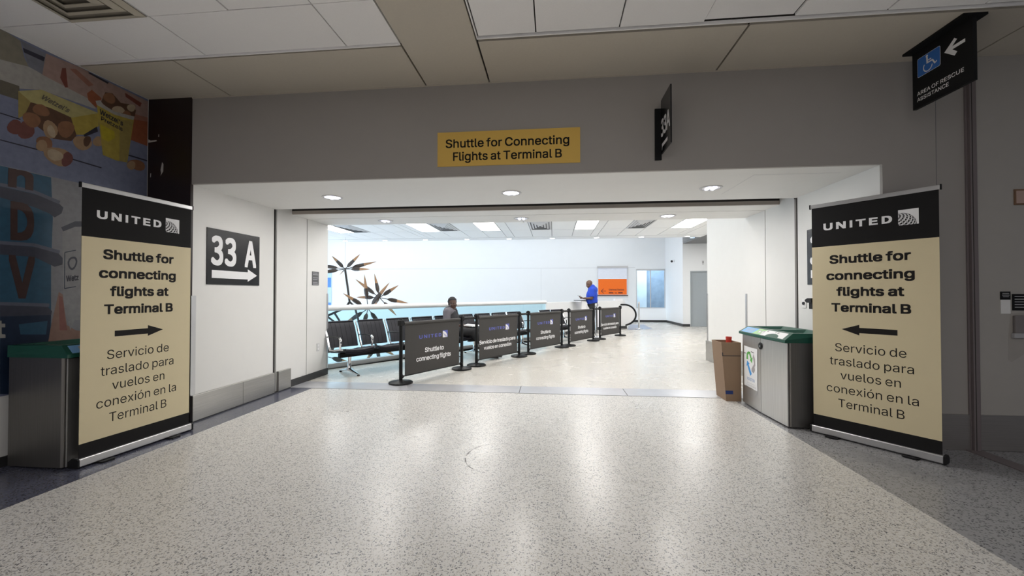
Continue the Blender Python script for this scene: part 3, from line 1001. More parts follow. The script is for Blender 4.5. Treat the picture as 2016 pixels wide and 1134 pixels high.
('charcoal',[(3.186,1.559),(3.178,1.536),(3.167,1.514),(3.151,1.503),(3.135,1.509),(3.125,1.525),(3.118,1.545),(3.116,1.571),(3.124,1.596),(3.138,1.612),(3.153,1.619),(3.169,1.621),(3.183,1.61),(3.189,1.586)]),
('whitecup',[(3.174,1.561),(3.169,1.545),(3.161,1.53),(3.151,1.522),(3.141,1.526),(3.134,1.537),(3.13,1.551),(3.129,1.568),(3.134,1.587),(3.144,1.598),(3.154,1.603),(3.164,1.604),(3.172,1.596),(3.176,1.58)]),
('skin',[(3.057,1.315),(3.085,1.294),(3.099,1.171),(3.118,1.033),(3.185,0.983),(3.339,0.947),(3.34,0.854),(2.989,0.903),(3.008,1.048)]),
('redskin',[(3.057,1.287),(3.083,1.272),(3.109,1.055),(3.122,0.989),(3.067,0.994)]),
('whitecup',[(3.127,1.068),(3.177,1.08),(3.143,0.987)]),
]
mu = thing('wall_mural', 'large printed food mural on the storefront wall behind the left banner', 'mural', (-4.13, 1.0, 0))
b = MB()
slots = []


def slot(n):
    if n not in slots:
        slots.append(n)
    return slots.index(n)


fm = lambda lay: (lambda p, q: (0.004 + lay * 0.00003, p - 1.0, q))
b.box(0, -1.2, 0.53, 0.003, YH - 0.02 - 1.0, ZC - 0.004, slot('mural_table'))
for i, (c_, pts) in enumerate(MURAL):
    nm = 'mural_' + {'ink': 'ink_m', 'maroon': 'maroon_m', 'navy': 'navy_m', 'skin': 'skin_m'}.get(c_, c_)
    pts = [(max(-0.15, p), min(ZC - 0.006, max(0.535, q))) for p, q in pts]
    pts = [(min(YH - 0.022, p), q) for p, q in pts]
    b.flat(pts, fm(i), slot(nm))


def aff(o, xe, ye, lay):
    """letters in a unit frame -> sheared onto the print"""
    return lambda x, z: (0.004 + lay * 0.00003, o[0] - 1.0 + (xe[0] - o[0]) * x + (ye[0] - o[0]) * z, o[1] + (xe[1] - o[1]) * x + (ye[1] - o[1]) * z)


for txt, o_, xe, ye, m_, bd in (("Wetzel's", (3.347, 2.942), (3.553, 2.914), (3.35, 2.990), 'mural_ink_m', 0.02), ("Pretzels", (3.360, 2.890), (3.550, 2.862), (3.362, 2.928), 'mural_ink_m', 0.015),
                                ("Wetzel's", (2.91, 2.878), (3.102, 2.845), (2.933, 2.919), 'mural_umber', 0.02),
                                ('D', (2.742, 1.71), (2.887, 1.715), (2.738, 2.009), 'mural_letter_m', 0.03), ('V', (2.737, 1.265), (2.898, 1.26), (2.733, 1.598), 'mural_letter_m', 0.03), ('n', (2.722, 2.115), (2.876, 2.120), (2.723, 2.300), 'mural_letter_m', 0.03),
                                ("Wetz", (3.108, 1.402), (3.20, 1.419), (3.107, 1.453), 'mural_ink_m', 0.03), ('t', (2.655, 0.972), (2.724, 0.966), (2.653, 1.111), 'mural_cream', 0.03)):
    write(b, txt, 0, 1, 0, 1, aff(o_, xe, ye, len(MURAL) + 2), slot(m_), bd)
b.build('print', slots, mu)

# ------------------------------------------------------------------ roll-up banners
def banner(name, label, loc, rz, arrow):
    """local x along the foot, -y towards the reader"""
    t = thing('banner_stand', label, 'banner', loc, rz, 'roll-up shuttle banners')
    W = 0.875
    base = MB()
    base.prism([(-0.006, 0.012), (-0.012, 0.018), (-0.010, 0.066), (-0.004, 0.072), (0.05, 0.072), (0.078, 0.05), (0.078, 0.012)], 0.0, W, lambda p, q, r: (r, p, q), 0)
    base.build('base', 'alu', t, bevel=0.002)
    for x0, x1 in ((-0.012, 0.0), (W, W + 0.014)):
        c = MB()
        c.prism([(-0.008, 0.008), (-0.014, 0.016), (-0.013, 0.068), (-0.006, 0.075), (0.05, 0.075), (0.082, 0.05), (0.082, 0.008)], x0, x1, lambda p, q, r: (r, p, q), 0)
        c.build('end_cap', 'black_plastic', t)
    for x in (0.13, 0.66):
        ft = MB()
        ft.prism([(x, -0.055), (x + 0.07, -0.055), (x + 0.085, -0.04), (x + 0.085, 0.10), (x - 0.015, 0.10), (x - 0.015, -0.04)], 0.0, 0.012)
        ft.build('foot', 'black_plastic', t)
    pole = MB()
    pole.tube([(W / 2, 0.06, 0.05), (W / 2, 0.03, 2.10)], 0.009, 8)
    pole.build('support_pole', 'alu', t, smooth=True)
    sh = MB()
    x0, x1 = 0.008, 0.866
    yb = 0.012
    sh.box(x0, yb, 0.06, x1, yb + 0.002, 2.105, 0)
    F = lambda x, z: (x, yb - 0.0004, z)
    F2 = lambda x, z: (x, yb - 0.0009, z)
    sh.flat([(x0, 0.176), (x1, 0.176), (x1, 1.735), (x0, 1.735)], F, 1)
    g_ = sh.build('graphic', ['banner_black', 'banner_gold'], t)
    le = MB()
    write(le, 'UNITED', 0.103, 0.590, 1.884, 0.063, F2, 0, 0.03, 1.25)
    le.build('airline_name', 'print_white', g_)
    lo = MB()
    lo.flat([(0.628, 1.855), (0.752, 1.855), (0.752, 1.980), (0.628, 1.980)], F2, 0)
    globe(lo, 0.628, 1.855, 0.124, lambda x, z: (x, yb - 0.0014, z), 1)
    lo.build('globe_logo', ['print_white', 'banner_black'], g_)
    for txt, a, c, zb in (('Shuttle for', 0.148, 0.703, 1.572), ('connecting', 0.122, 0.724, 1.424), ('flights at', 0.198, 0.660, 1.281), ('Terminal B', 0.159, 0.700, 1.138)):
        le = MB()
        write(le, txt, a, c, zb, 0.078, F2, 0, 0.025)
        le.build('text_line', 'ink', g_)
    for txt, a, c, zb in (('Servicio de', 0.184, 0.668, 0.783), ('traslado para', 0.142, 0.712, 0.659), ('vuelos en', 0.222, 0.632, 0.537), ('conexión en la', 0.116, 0.738, 0.411), ('Terminal B', 0.204, 0.652, 0.286)):
        le = MB()
        write(le, txt, a, c, zb, 0.072, F2, 0, 0.0)
        le.build('text_line', 'ink', g_)
    ar = MB()
    xc = 0.425
    pts = [(-0.19, 0.958), (0.062, 0.958), (0.062, 0.938), (0.19, 0.984), (0.062, 1.030), (0.062, 1.004), (-0.19, 1.004)]
    pts = [(xc + p * arrow, q) for p, q in pts]
    ar.flat(pts, F2, 0)
    ar.build('arrow', 'ink', g_)
    tb = MB()
    tb.box(0.0, 0.004, 2.10, 0.874, 0.020, 2.135)
    tb.build('top_bar', 'alu', t, bevel=0.003)
    for x0_, x1_ in ((-0.008, 0.0), (0.874, 0.882)):
        c = MB()
        c.box(x0_, 0.002, 2.097, x1_, 0.022, 2.138)
        c.build('bar_cap', 'black_plastic', t)
    return t


dl = Vector((-3.434 + 3.51, 3.594 - 2.726))
banner('left', 'beige and black roll-up shuttle banner with arrow pointing right, before the food mural', (-3.505, 2.735, 0), math.atan2(dl.y, dl.x), 1)
dr_ = Vector((2.948 - 2.425, 3.471 - 4.172))
banner('right', 'beige and black roll-up shuttle banner with arrow pointing left, beside the recycling bin', (2.412, 4.157, 0), math.atan2(dr_.y, dr_.x), -1)


# ------------------------------------------------------------------ recycling bins
def recycling_bin(label, loc, rz, poster):
    """local x along the front, -y towards the front; 1.0 wide, 0.46 deep"""
    t = thing('recycling_bin', label, 'bin', loc, rz, 'steel recycling bins with green tops')
    W, D, H = 0.98, 0.46, 0.83
    bow = 0.018
    body = MB()
    body.prism([(0, 0.012), (0.01, 0), (W - 0.01, 0), (W, 0.012), (W, D), (0, D)], 0.012, H, None, 0)
    body.build('body', 'bin_side', t, bevel=0.006)
    for a, c, ha, hc in ((0.018, W / 2 - 0.003, 0, bow), (W / 2 + 0.003, W - 0.012, bow, 0)):
        d = MB()
        d.prism([(a, -0.004), (a, -0.016 - ha), (c, -0.016 - hc), (c, -0.004)], 0.016, H - 0.012)
        d.build('door', 'steel', t, bevel=0.002)
    lk = MB()
    T = Matrix.Translation((W / 2, -0.036, 0.735)) @ Matrix.Rotation(PI / 2, 4, 'X')
    lk.lathe([(0.0, -0.004), (0.036, -0.004), (0.038, 0.004), (0.030, 0.009), (0.0, 0.009)], (0, 0, 0), 24, 0, T)
    lk.box(W / 2 - 0.013, -0.0475, 0.722, W / 2 + 0.022, -0.0445, 0.745, 1)
    lk.build('latch', ['black_plastic', 'chrome'], t, smooth=True)
    top = MB()
    # green collar: sloped front fascia, level rim, sunken openings
    o = 0.008
    zf, zt = H - 0.005, H + 0.085
    ring_lo = [(-o, -0.046), (W + o, -0.046), (W + o, D), (-o, D)]
    ring_hi = [(-o + 0.03, 0.045), (W + o - 0.03, 0.045), (W + o - 0.0, D), (-o, D)]
    v = [(x, y, zf) for x, y in ring_lo] + [(x, y, zf + 0.025) for x, y in ring_lo] + [(x, y, zt) for x, y in ring_hi]
    f = [(3, 2, 1, 0)] + [(i, (i + 1) % 4, 4 + (i + 1) % 4, 4 + i) for i in range(4)] + [(4 + i, 4 + (i + 1) % 4, 8 + (i + 1) % 4, 8 + i) for i in range(4)]
    top.add(v, f, 0)
    # top rim with two openings, each a pyramid sunk towards a slot
    xa = [0.022, 0.06, W / 2 - 0.02, W / 2 + 0.02, W - 0.06, W - 0.022]
    ya = [0.045, 0.075, D - 0.04, D]
    for i in range(5):
        for j in range(3):
            hole = i in (1, 3) and j == 1
            x0_, x1_, y0_, y1_ = xa[i], xa[i + 1], ya[j], ya[j + 1]
            if not hole:
                top.add([(x0_, y0_, zt), (x1_, y0_, zt), (x1_, y1_, zt), (x0_, y1_, zt)], [(0, 1, 2, 3)], 0)
            else:
                cx, cy, zz = (x0_ + x1_) / 2, (y0_ + y1_) / 2, zt - 0.075
                q = [(cx - 0.13, cy - 0.06), (cx + 0.13, cy - 0.06), (cx + 0.13, cy + 0.06), (cx - 0.13, cy + 0.06)]
                vv = [(x0_, y0_, zt), (x1_, y0_, zt), (x1_, y1_, zt), (x0_, y1_, zt)] + [(x, y, zz) for x, y in q]
                top.add(vv, [(i_, (i_ + 1) % 4, 4 + (i_ + 1) % 4, 4 + i_) for i_ in range(4)], 0)
                top.add([(x, y, zz) for x, y in q], [(0, 1, 2, 3)], 1)
    tp = top.build('top', ['bin_green', 'bin_dark'], t)
    # sloping label strip on the fascia
    sl = Vector((0, 0.091, 0.065)).normalized()
    nn = Vector((0, -0.065, 0.091)).normalized()
    org = Vector((0.03, -0.046, zf + 0.025)) + sl * 0.010 + nn * 0.0008
    def FS(x, z, lay=0.0):
        q = org + Vector((x, 0, 0)) + sl * z + nn * lay
        return (q.x, q.y, q.z)
    lb = MB()
    hh = 0.088
    lb.flat([(0.0, 0), (0.27, 0), (0.31, hh), (0.02, hh)], FS, 0)
    lb.flat([(0.27, 0), (0.44, 0), (0.48, hh), (0.31, hh)], FS, 1)
    lb.flat([(0.44, 0), (0.90, 0), (0.88, hh), (0.48, hh)], FS, 2)
    G1 = lambda x, z: FS(x, z, 0.0005)
    G2 = lambda x, z: FS(x, z, 0.0010)
    arc = [(0.56, 0), (0.80, 0)] + [(0.68 + 0.12 * math.cos(a_), 0.052 * math.sin(a_)) for a_ in [PI * k / 12 for k in range(1, 12)]]
    lb.flat(arc, G1, 3)
    # small pictograms: cans, bottles, cup
    for k_, x in enumerate((0.07, 0.12, 0.165, 0.21)):
        lb.flat([(x, 0.014), (x + 0.028, 0.014), (x + 0.028, 0.05 + 0.01 * (k_ % 2)), (x + 0.02, 0.072), (x + 0.008, 0.072), (x, 0.05)], G1, 4)
        lb.flat([(x + 0.006, 0.022), (x + 0.022, 0.022), (x + 0.022, 0.045), (x + 0.006, 0.045)], G2, 0)
    for x in (0.36, 0.43):
        lb.flat([(x, 0.016), (x + 0.05, 0.03), (x + 0.035, 0.07), (x - 0.012, 0.062)], G1, 4)
        lb.flat([(x + 0.008, 0.026), (x + 0.036, 0.035), (x + 0.027, 0.058), (x, 0.052)], G2, 2)
    for x, w_ in ((0.50, 0.03), (0.66, 0.02), (0.70, 0.035)):
        lb.flat([(x, 0.062), (x + w_, 0.062), (x + w_, 0.080), (x, 0.080)], G1, 5)
    lb.build('label_strip', ['label_blue', 'label_green', 'label_white', 'bin_green', 'text_grey', 'label_grey'], tp)
    if poster:
        po = MB()
        def FP(x, z, lay=0.0):
            return (0.07 + x, -0.0185 - bow * (0.07 + x) / (W / 2) - 0.001 - lay, 0.225 + z)
        PW, PH = 0.345, 0.465
        edge = [(0, 0), (0.06, 0.004), (0.15, 0.0), (0.19, 0.006), (0.25, 0.0), (PW, 0), (PW, PH), (0.2, PH - 0.005), (0, PH)]
        po.flat(edge, FP, 0)
        p1_ = lambda x, z: FP(x, z, 0.0004)
        p2_ = lambda x, z: FP(x, z, 0.0008)
        # recycling arrows in a drop shape: green pair on top, blue at the left, grey at the right
        po.flat([(0.065, 0.315), (0.115, 0.315), (0.105, 0.365), (0.155, 0.400), (0.115, 0.412), (0.075, 0.385)], p1_, 1)
        po.flat([(0.12, 0.405), (0.165, 0.412), (0.205, 0.345), (0.23, 0.355), (0.215, 0.285), (0.155, 0.318), (0.18, 0.328)], p1_, 1)
        po.flat([(0.085, 0.300), (0.065, 0.235), (0.09, 0.245), (0.165, 0.135), (0.205, 0.165), (0.125, 0.262), (0.150, 0.272)], p1_, 2)
        po.flat([(0.255, 0.40), (0.29, 0.345), (0.295, 0.275), (0.262, 0.235), (0.262, 0.300), (0.235, 0.36)], p1_, 3)
        po.flat([(0.262, 0.285), (0.285, 0.235), (0.285, 0.215), (0.255, 0.18), (0.20, 0.195), (0.20, 0.225)], p1_, 3)
        write(po, 'HOUSTON', 0.085, 0.275, 0.080, 0.034, p1_, 4, 0.01)
        write(po, 'KEEPING OUR AIRPORTS', 0.085, 0.280, 0.045, 0.010, p1_, 5)
        write(po, 'CLEAN AND GREEN', 0.06, 0.310, 0.014, 0.020, p1_, 5)
        # creased tape line near the top
        po.flat([(0.0, 0.375), (0.06, 0.378), (0.06, 0.384), (0.0, 0.383)], p2_, 6)
        po.flat([(0.19, 0.412), (0.27, 0.407), (0.27, 0.413), (0.19, 0.420)], p2_, 6)
        po.build('poster', ['label_white', 'arrow_green', 'arrow_blue', 'label_grey', 'text_blue', 'text_grey', 'ink'], t)
    return t


recycling_bin('steel recycling bin with green top and white recycling poster, beside the right banner', (2.262, 5.218, 0), -PI / 2, True)
recycling_bin('steel recycling bin half hidden behind the left banner, under the food mural', (-3.605, 2.705, 0), PI / 2, False)

# ------------------------------------------------------------------ box and litter beside the bin
t = thing('cardboard_box', 'tall brown cardboard box with blue tape beside the recycling bin', 'box', (2.075, 5.25, 0))
b = MB()
w0, w1, dd0, hh = 0.205, 0.265, 0.30, 0.71
xo = -0.055
sec = [(0, 0, w0, 0.0), (xo * 0.75, 0.0, w0 + 0.012, 0.50), (xo, 0, w1 - 0.05, hh)]
lo = [(0, 0), (w0 - 0.03, 0), (w0 - 0.03, dd0), (0, dd0)]
hi = [(xo, -0.006), (0.172, -0.006), (0.172, dd0), (xo, dd0)]
v = [(x, y, 0) for x, y in lo] + [(x, y, hh) for x, y in hi]
inn = [(xo + 0.006, 0.0), (0.166, 0.0), (0.166, dd0 - 0.006), (xo + 0.006, dd0 - 0.006)]
v += [(x, y, hh) for x, y in inn] + [(x * 0.5 + 0.04, y * 0.9 + 0.01, 0.30) for x, y in inn]
f = [(3, 2, 1, 0)] + [(i, (i + 1) % 4, 4 + (i + 1) % 4, 4 + i) for i in range(4)]
b.add(v, f, 0)
b.add(v, [(4 + i, 4 + (i + 1) % 4, 8 + (i + 1) % 4, 8 + i) for i in range(4)], 1)
b.add(v, [(8 + i, 8 + (i + 1) % 4, 12 + (i + 1) % 4, 12 + i) for i in range(4)] + [(12, 13, 14, 15)], 0)
b.build('carton', ['cardboard', 'cardboard_in'], t)
def FB(x, z):
    k_ = z / hh
    return (x, -0.0065 * k_ - 0.0008, z)
k = MB()
k.flat([(-0.042, 0.545), (0.172, 0.545), (0.172, 0.552), (-0.042, 0.552)], FB, 0)
k.flat([(-0.045, 0.545), (-0.034, 0.545), (-0.036, 0.588), (-0.048, 0.588)], FB, 0)
k.build('strap', 'tape_black', t)
k = MB()
k.flat([(-0.006, 0.085), (0.080, 0.085), (0.080, 0.128), (-0.010, 0.128)], FB, 0)
k.build('tape', 'tape_blue', t)
b = MB()
b.lathe([(0.0, 0.0), (0.030, 0.0), (0.036, 0.10), (0.032, 0.10), (0.028, 0.008), (0.0, 0.008)], (2.205, 5.49, 0.655), 20)
o_ = b.build('paper_cup', 'red', None, smooth=True)
tag(o_, 'red paper cup showing above the edge of the cardboard box', 'cup')
b = MB()
rr = random.Random(5)
pts = [(0.036 * math.cos(a) * (0.6 + 0.5 * rr.random()), 0.03 * math.sin(a) * (0.6 + 0.5 * rr.random())) for a in [2 * PI * k / 9 for k in range(9)]]
v = [(2.268 + x, 5.86 + y, 0.006) for x, y in pts] + [(2.268 + x * 0.6, 5.86 + y * 0.6, 0.035 + 0.02 * rr.random()) for x, y in pts]
b.add(v, [tuple(range(9))[::-1], tuple(range(9, 18))] + [(i, (i + 1) % 9, 9 + (i + 1) % 9, 9 + i) for i in range(9)])
o_ = b.build('crumpled_wrapper', 'red', None)
tag(o_, 'small crumpled orange-red wrapper on the threshold behind the cardboard box', 'litter')

# ------------------------------------------------------------------ signs
t = thing('wall_sign', 'yellow shuttle sign on the wall above the opening', 'sign', (0, YH, 0))
b = MB()
b.box(-1.097, -0.008, 2.505, 0.243, -0.001, 2.83)
pn = b.build('panel', 'sign_yellow', t)
k = MB()
F = lambda x, z: (x, -0.0086, z)
write(k, 'Shuttle for Connecting', -1.018, 0.144, 2.680, 0.081, F, 0, 0.012)
write(k, 'Flights at Terminal B', -0.946, 0.076, 2.556, 0.081, F, 0, 0.012)
k.build('lettering', 'ink', t)


def gate_sign(label, x, y0, y1, sgn):
    t = thing('gate_sign', label, 'sign', (x, (y0 + y1) / 2, 0), 0, 'gate 33 A signs on the passage walls')
    w_ = abs(y1 - y0) / 2
    b = MB()
    b.box(0.001 * sgn, -w_, 1.40, 0.008 * sgn, w_, 2.004)
    b.build('panel', 'sign_black', t)
    # reading direction: +y seen from the left wall, -y seen from the right wall
    F = lambda p, q: (0.0086 * sgn, -w_ * sgn + p * sgn, q)
    k = MB()
    write(k, '3', 0.052, 0.215, 1.612, 0.315, F, 0, 0.022)
    write(k, '3', 0.236, 0.404, 1.612, 0.315, F, 0, 0.022)
    write(k, 'A', 0.535, 0.723, 1.615, 0.32, F, 0, 0.024)
    k.build('lettering', 'print_white', t)
    k = MB()
    k.flat([(0.064, 1.47), (0.586, 1.47), (0.586, 1.443), (0.740, 1.521), (0.586, 1.592), (0.586, 1.556), (0.064, 1.556)], F, 0)
    k.build('arrow', 'print_white', t)
    return t


gate_sign('black 33 A sign with a right arrow on the left passage wall', XL, 4.005, 4.787, 1)
gate_sign('black gate sign on the right passage wall, mostly hidden by the right banner', XR, 4.09, 4.872, -1)

t = thing('projecting_sign', 'black projecting 33A sign above the right of the opening', 'sign', (0.96, YH, 0))
b = MB()
b.box(-0.052, -0.016, 2.502, 0.006, -0.001, 2.965)
b.build('bracket', 'sign_matte', t)
b = MB()
b.box(0.0, -0.318, 2.55, 0.012, -0.016, 3.035)
b.build('panel', 'sign_black', t)
F = lambda p, q: (-0.0006, -0.02 - p, q)
k = MB()
write(k, '33A', 0.0, 0.285, 2.695, 0.155, F, 0, 0.02)
k.flat([(0.03, 2.602), (0.21, 2.602), (0.21, 2.632), (0.03, 2.632)], F, 0)
k.flat([(0.05, 2.617), (0.03, 2.602), (0.03, 2.570)], F, 0)
k.build('lettering', 'print_white', t)

t = thing('ceiling_sign', 'black area of rescue assistance sign hanging from the ceiling', 'sign', (2.95, 3.45, 0))
b = MB()
b.box(0, -0.245, 2.81, 0.025, 0.25, 3.275)
pn = b.build('panel', 'sign_matte', t)
b = MB()
b.box(-0.06, -0.245, 3.272, 0.10, 0.27, ZC - 0.001)
b.build('mounting_plate', 'sign_matte', t)
F = lambda p, q: (-0.0006, 0.37 - p, q)
F2 = lambda p, q: (-0.0012, 0.37 - p, q)
F3 = lambda p, q: (-0.0018, 0.37 - p, q)
k = MB()
def rrect(x0, z0, x1, z1, r):
    pts = []
    for cx, cz, a0 in ((x1 - r, z1 - r, 0), (x0 + r, z1 - r, 90), (x0 + r, z0 + r, 180), (x1 - r, z0 + r, 270)):
        pts += [(cx + r * math.cos(math.radians(a0 + d)), cz + r * math.sin(math.radians(a0 + d))) for d in (0, 30, 60, 90)]
    return pts
k.flat(rrect(0.168, 3.052, 0.368, 3.206, 0.012), F, 0)
k.flat(rrect(0.1705, 3.0545, 0.3655, 3.2035, 0.011), F2, 1)
# wheelchair user
cx, cz = 0.262, 3.104
R0, R1 = 0.042, 0.034
an = [math.radians(140 + 215 * i / 20) for i in range(21)]
for a0, a1 in zip(an[:-1], an[1:]):
    k.flat([(cx + R0 * math.cos(a0), cz + R0 * math.sin(a0)), (cx + R0 * math.cos(a1), cz + R0 * math.sin(a1)), (cx + R1 * math.cos(a1), cz + R1 * math.sin(a1)), (cx + R1 * math.cos(a0), cz + R1 * math.sin(a0))], F3, 0)
k.flat([(0.255 + 0.0105 * math.cos(a), 3.186 + 0.0105 * math.sin(a)) for a in [2 * PI * i / 16 for i in range(16)]], F3, 0)
def stroke(mb, pts, w, fn, mi):
    for (xa, za), (xb, zb_) in zip(pts[:-1], pts[1:]):
        L_ = math.hypot(xb - xa, zb_ - za)
        nx, nz = -(zb_ - za) / L_ * w / 2, (xb - xa) / L_ * w / 2
        ex, ez = (xb - xa) / L_ * w * 0.3, (zb_ - za) / L_ * w * 0.3
        mb.flat([(xa - nx - ex, za - nz - ez), (xb - nx + ex, zb_ - nz + ez), (xb + nx + ex, zb_ + nz + ez), (xa + nx - ex, za + nz - ez)], fn, mi)


F4 = lambda p, q: (-0.0022, 0.37 - p, q)
F5 = lambda p, q: (-0.0026, 0.37 - p, q)
stroke(k, [(0.256, 3.172), (0.258, 3.130)], 0.014, F3, 0)
stroke(k, [(0.258, 3.150), (0.290, 3.148)], 0.009, F4, 0)
stroke(k, [(0.258, 3.131), (0.304, 3.131)], 0.011, F4, 0)
stroke(k, [(0.304, 3.131), (0.324, 3.095)], 0.011, F5, 0)
stroke(k, [(0.322, 3.095), (0.338, 3.103)], 0.009, F3, 0)
k.build('wheelchair_symbol', ['print_white', 'sign_blue'], t)
k = MB()
k.flat([(0.400, 3.127), (0.480, 3.192), (0.501, 3.172), (0.462, 3.140), (0.560, 3.140), (0.560, 3.116), (0.462, 3.116), (0.501, 3.080), (0.480, 3.060)], F, 0)
k.build('arrow', 'print_white', t)
k = MB()
write(k, 'AREA OF RESCUE', 0.162, 0.548, 2.908, 0.030, F, 0, 0.008)
write(k, 'ASSISTANCE', 0.162, 0.432, 2.860, 0.030, F, 0, 0.008)
k.build('lettering', 'print_white', t)

# notices on the door at the far right
t = thing('door_notice', 'small black and white notice, left of the wide black notice on the right door', 'notice', (3.72, YH - 0.005, 1.22))
b = MB()
b.box(-0.036, -0.004, -0.085, 0.036, -0.001, 0.031, 0)
b.build('white_card', 'paper', t)
b = MB()
b.box(-0.038, -0.006, 0.031, 0.036, -0.001, 0.098)
b.build('black_card', 'sign_matte', t)
for i, (w_, z) in enumerate(((0.05, 0.08), (0.055, 0.066), (0.045, 0.052))):
    k = MB()
    k.box(-w_ / 2, -0.0066, z, w_ / 2, -0.006, z + 0.005)
    k.build('text_line', 'text_grey', t)
t = thing('door_notice', 'wide black notice with pale lines of text at the right edge of the photo', 'notice', (3.87, YH - 0.005, 1.23))
b = MB()
b.box(-0.10, -0.006, -0.068, 0.10, -0.001, 0.068)
b.build('panel', 'sign_matte', t)
for i in range(5):
    k = MB()
    w_ = 0.088 - 0.012 * ((i * 7) % 3)
    k.box(-0.085, -0.0066, 0.044 - i * 0.022, w_, -0.006, 0.050 - i * 0.022)
    k.build('text_line', 'text_grey', t)
t = thing('alarm_pull', 'grey alarm station with dark red handle below the wide black notice on the right door', 'alarm', (3.84, YH - 0.005, 1.03))
b = MB()
b.box(-0.07, -0.025, -0.09, 0.09, -0.001, 0.09)
b.build('housing', mat('alarm_grey', (0.22, 0.20, 0.20), 0.5), t, bevel=0.006)
b = MB()
b.box(-0.082, -0.030, -0.095, 0.10, -0.001, -0.055)
b.build('lower_cover', 'text_grey', t, bevel=0.004)
b = MB()
b.box(0.025, -0.034, -0.03, 0.085, -0.025, 0.075)
b.build('handle', 'red_dim', t)
t = thing('picture_frame', 'small framed reddish card high on the right door', 'frame', (3.88, YH - 0.005, 2.10))
b = MB()
b.box(-0.085, -0.008, -0.065, 0.085, -0.001, 0.065)
b.build('frame', mat('brown_frame', (0.20, 0.11, 0.06), 0.5), t)
b = MB()
b.box(-0.072, -0.0095, -0.052, 0.072, -0.008, 0.052)
b.build('card', mat('reddish_card', (0.50, 0.36, 0.31), 0.6), t)

# switch plate and black holder on the right passage wall, plaque and outlet on the left one
t = thing('key_switch', 'white key switch plate on the right passage wall', 'switch', (XR, 4.94, 1.19))
b = MB()
b.box(-0.008, -0.036, -0.052, -0.001, 0.036, 0.052)
b.build('plate', 'paper', t, bevel=0.002)
b = MB()
b.lathe([(0, 0), (0.019, 0), (0.017, 0.012), (0, 0.012)], (0, 0, 0), 18, 0, Matrix.Translation((-0.008, 0, 0.002)) @ Matrix.Rotation(-PI / 2, 4, 'Y'))
b.build('lock', 'sign_black', t, smooth=True)
for z in (-0.04, 0.04):
    k = MB()
    k.lathe([(0, 0), (0.004, 0), (0.003, 0.002), (0, 0.002)], (0, 0, 0), 8, 0, Matrix.Translation((-0.008, 0, z)) @ Matrix.Rotation(-PI / 2, 4, 'Y'))
    k.build('screw', 'vent_grey', t)
t = thing('emergency_handset', 'black wall handset partly hidden by the right banner, beside the white key switch', 'handset', (XR, 4.80, 1.19))
b = MB()
b.box(-0.03, -0.06, -0.055, -0.001, 0.012, 0.03)
b.build('cradle', 'black_plastic', t, bevel=0.004)
b = MB()
b.prism([(0.045, 0.028), (0.045, 0.045), (0.0, 0.062), (-0.07, 0.062), (-0.07, 0.012), (0.012, 0.012)], -0.055, -0.001, lambda p, q, r: (r, p, q))
b.build('receiver', 'black_plastic', t, bevel=0.004)
t = thing('wall_plaque', 'small dark text plaque on the left passage wall', 'plaque', (XL, 6.01, 1.535))
b = MB()
b.box(0.001, -0.088, -0.105, 0.006, 0.088, 0.105)
b.build('plate', mat('plaque_grey', (0.10, 0.10, 0.105), 0.4), t)
for i in range(8):
    k = MB()
    if i in (2, 5):
        continue
    k.box(0.006, -0.072, 0.078 - i * 0.024, 0.0066, 0.05 + 0.02 * ((i * 5) % 2), 0.085 - i * 0.024)
    k.build('text_line', 'text_grey', t)
t = thing('wall_outlet', 'steel double socket low on the left passage wall', 'outlet', (XL, 6.09, 0.47))
b = MB()
b.box(0.001, -0.036, -0.06, 0.006, 0.036, 0.06)
b.build('plate', 'vent_grey', t, bevel=0.002)
for z in (-0.026, 0.026):
    k = MB()
    k.box(0.006, -0.017, z - 0.018, 0.009, 0.017, z + 0.018)
    k.build('socket', 'paper', t, bevel=0.002)

# ------------------------------------------------------------------ lamps and ceiling fittings
def downlight(label, x, y, lit):
    t = thing('recessed_downlight', label, 'downlight', (x, y, ZS), 0, 'round downlights in the passage soffit')
    b = MB()
    b.lathe([(0.088, -0.001), (0.088, -0.006), (0.112, -0.006), (0.114, -0.001)], (0, 0, 0), 36)
    b.build('trim_ring', 'vent_grey', t, smooth=True)
    b = MB()
    b.lathe([(0.0, -0.0015), (0.0, -0.0022), (0.088, -0.0022), (0.088, -0.0015)], (0, 0, 0), 36)
    b.build('reflector', 'lamp_on' if lit else 'reflector', t, smooth=True)
    for k_ in range(2):
        b = MB()
        dx = -0.03 + 0.06 * k_
        b.tube([(dx - 0.012, -0.05, -0.009), (dx - 0.012, 0.045, -0.009), (dx, 0.056, -0.009), (dx + 0.012, 0.045, -0.009), (dx + 0.012, -0.05, -0.009)], 0.0065, 8)
        b.build('lamp_tube', 'lamp_on', t, smooth=True)
    d = bpy.data.lights.new('downlight_beam', 'AREA')
    d.shape = 'DISK'
    d.size = 0.16
    d.energy = DOWN_W
    d.color = (1.0, 0.97, 0.93)
    o = bpy.data.objects.new('downlight_beam', d)
    COL.objects.link(o)
    o.parent = t
    o.location = (0, 0, -0.02)
    return t


for x, y, lab, lit in ((-2.53, 4.5, 'round downlight at the left of the front soffit row, lens pale violet', True), (-0.465, 4.5, 'round downlight in the middle of the front soffit row', True), (1.64, 4.5, 'round downlight at the right of the front soffit row, lamp tubes showing', False),
                       (-2.55, 6.05, 'round downlight at the left of the rear soffit row past the shutter slot', False), (-0.474, 6.05, 'round downlight in the middle of the rear soffit row past the shutter slot', False), (1.614, 6.05, 'round downlight at the right of the rear soffit row past the shutter slot', True)):
    downlight(lab, x, y, lit)
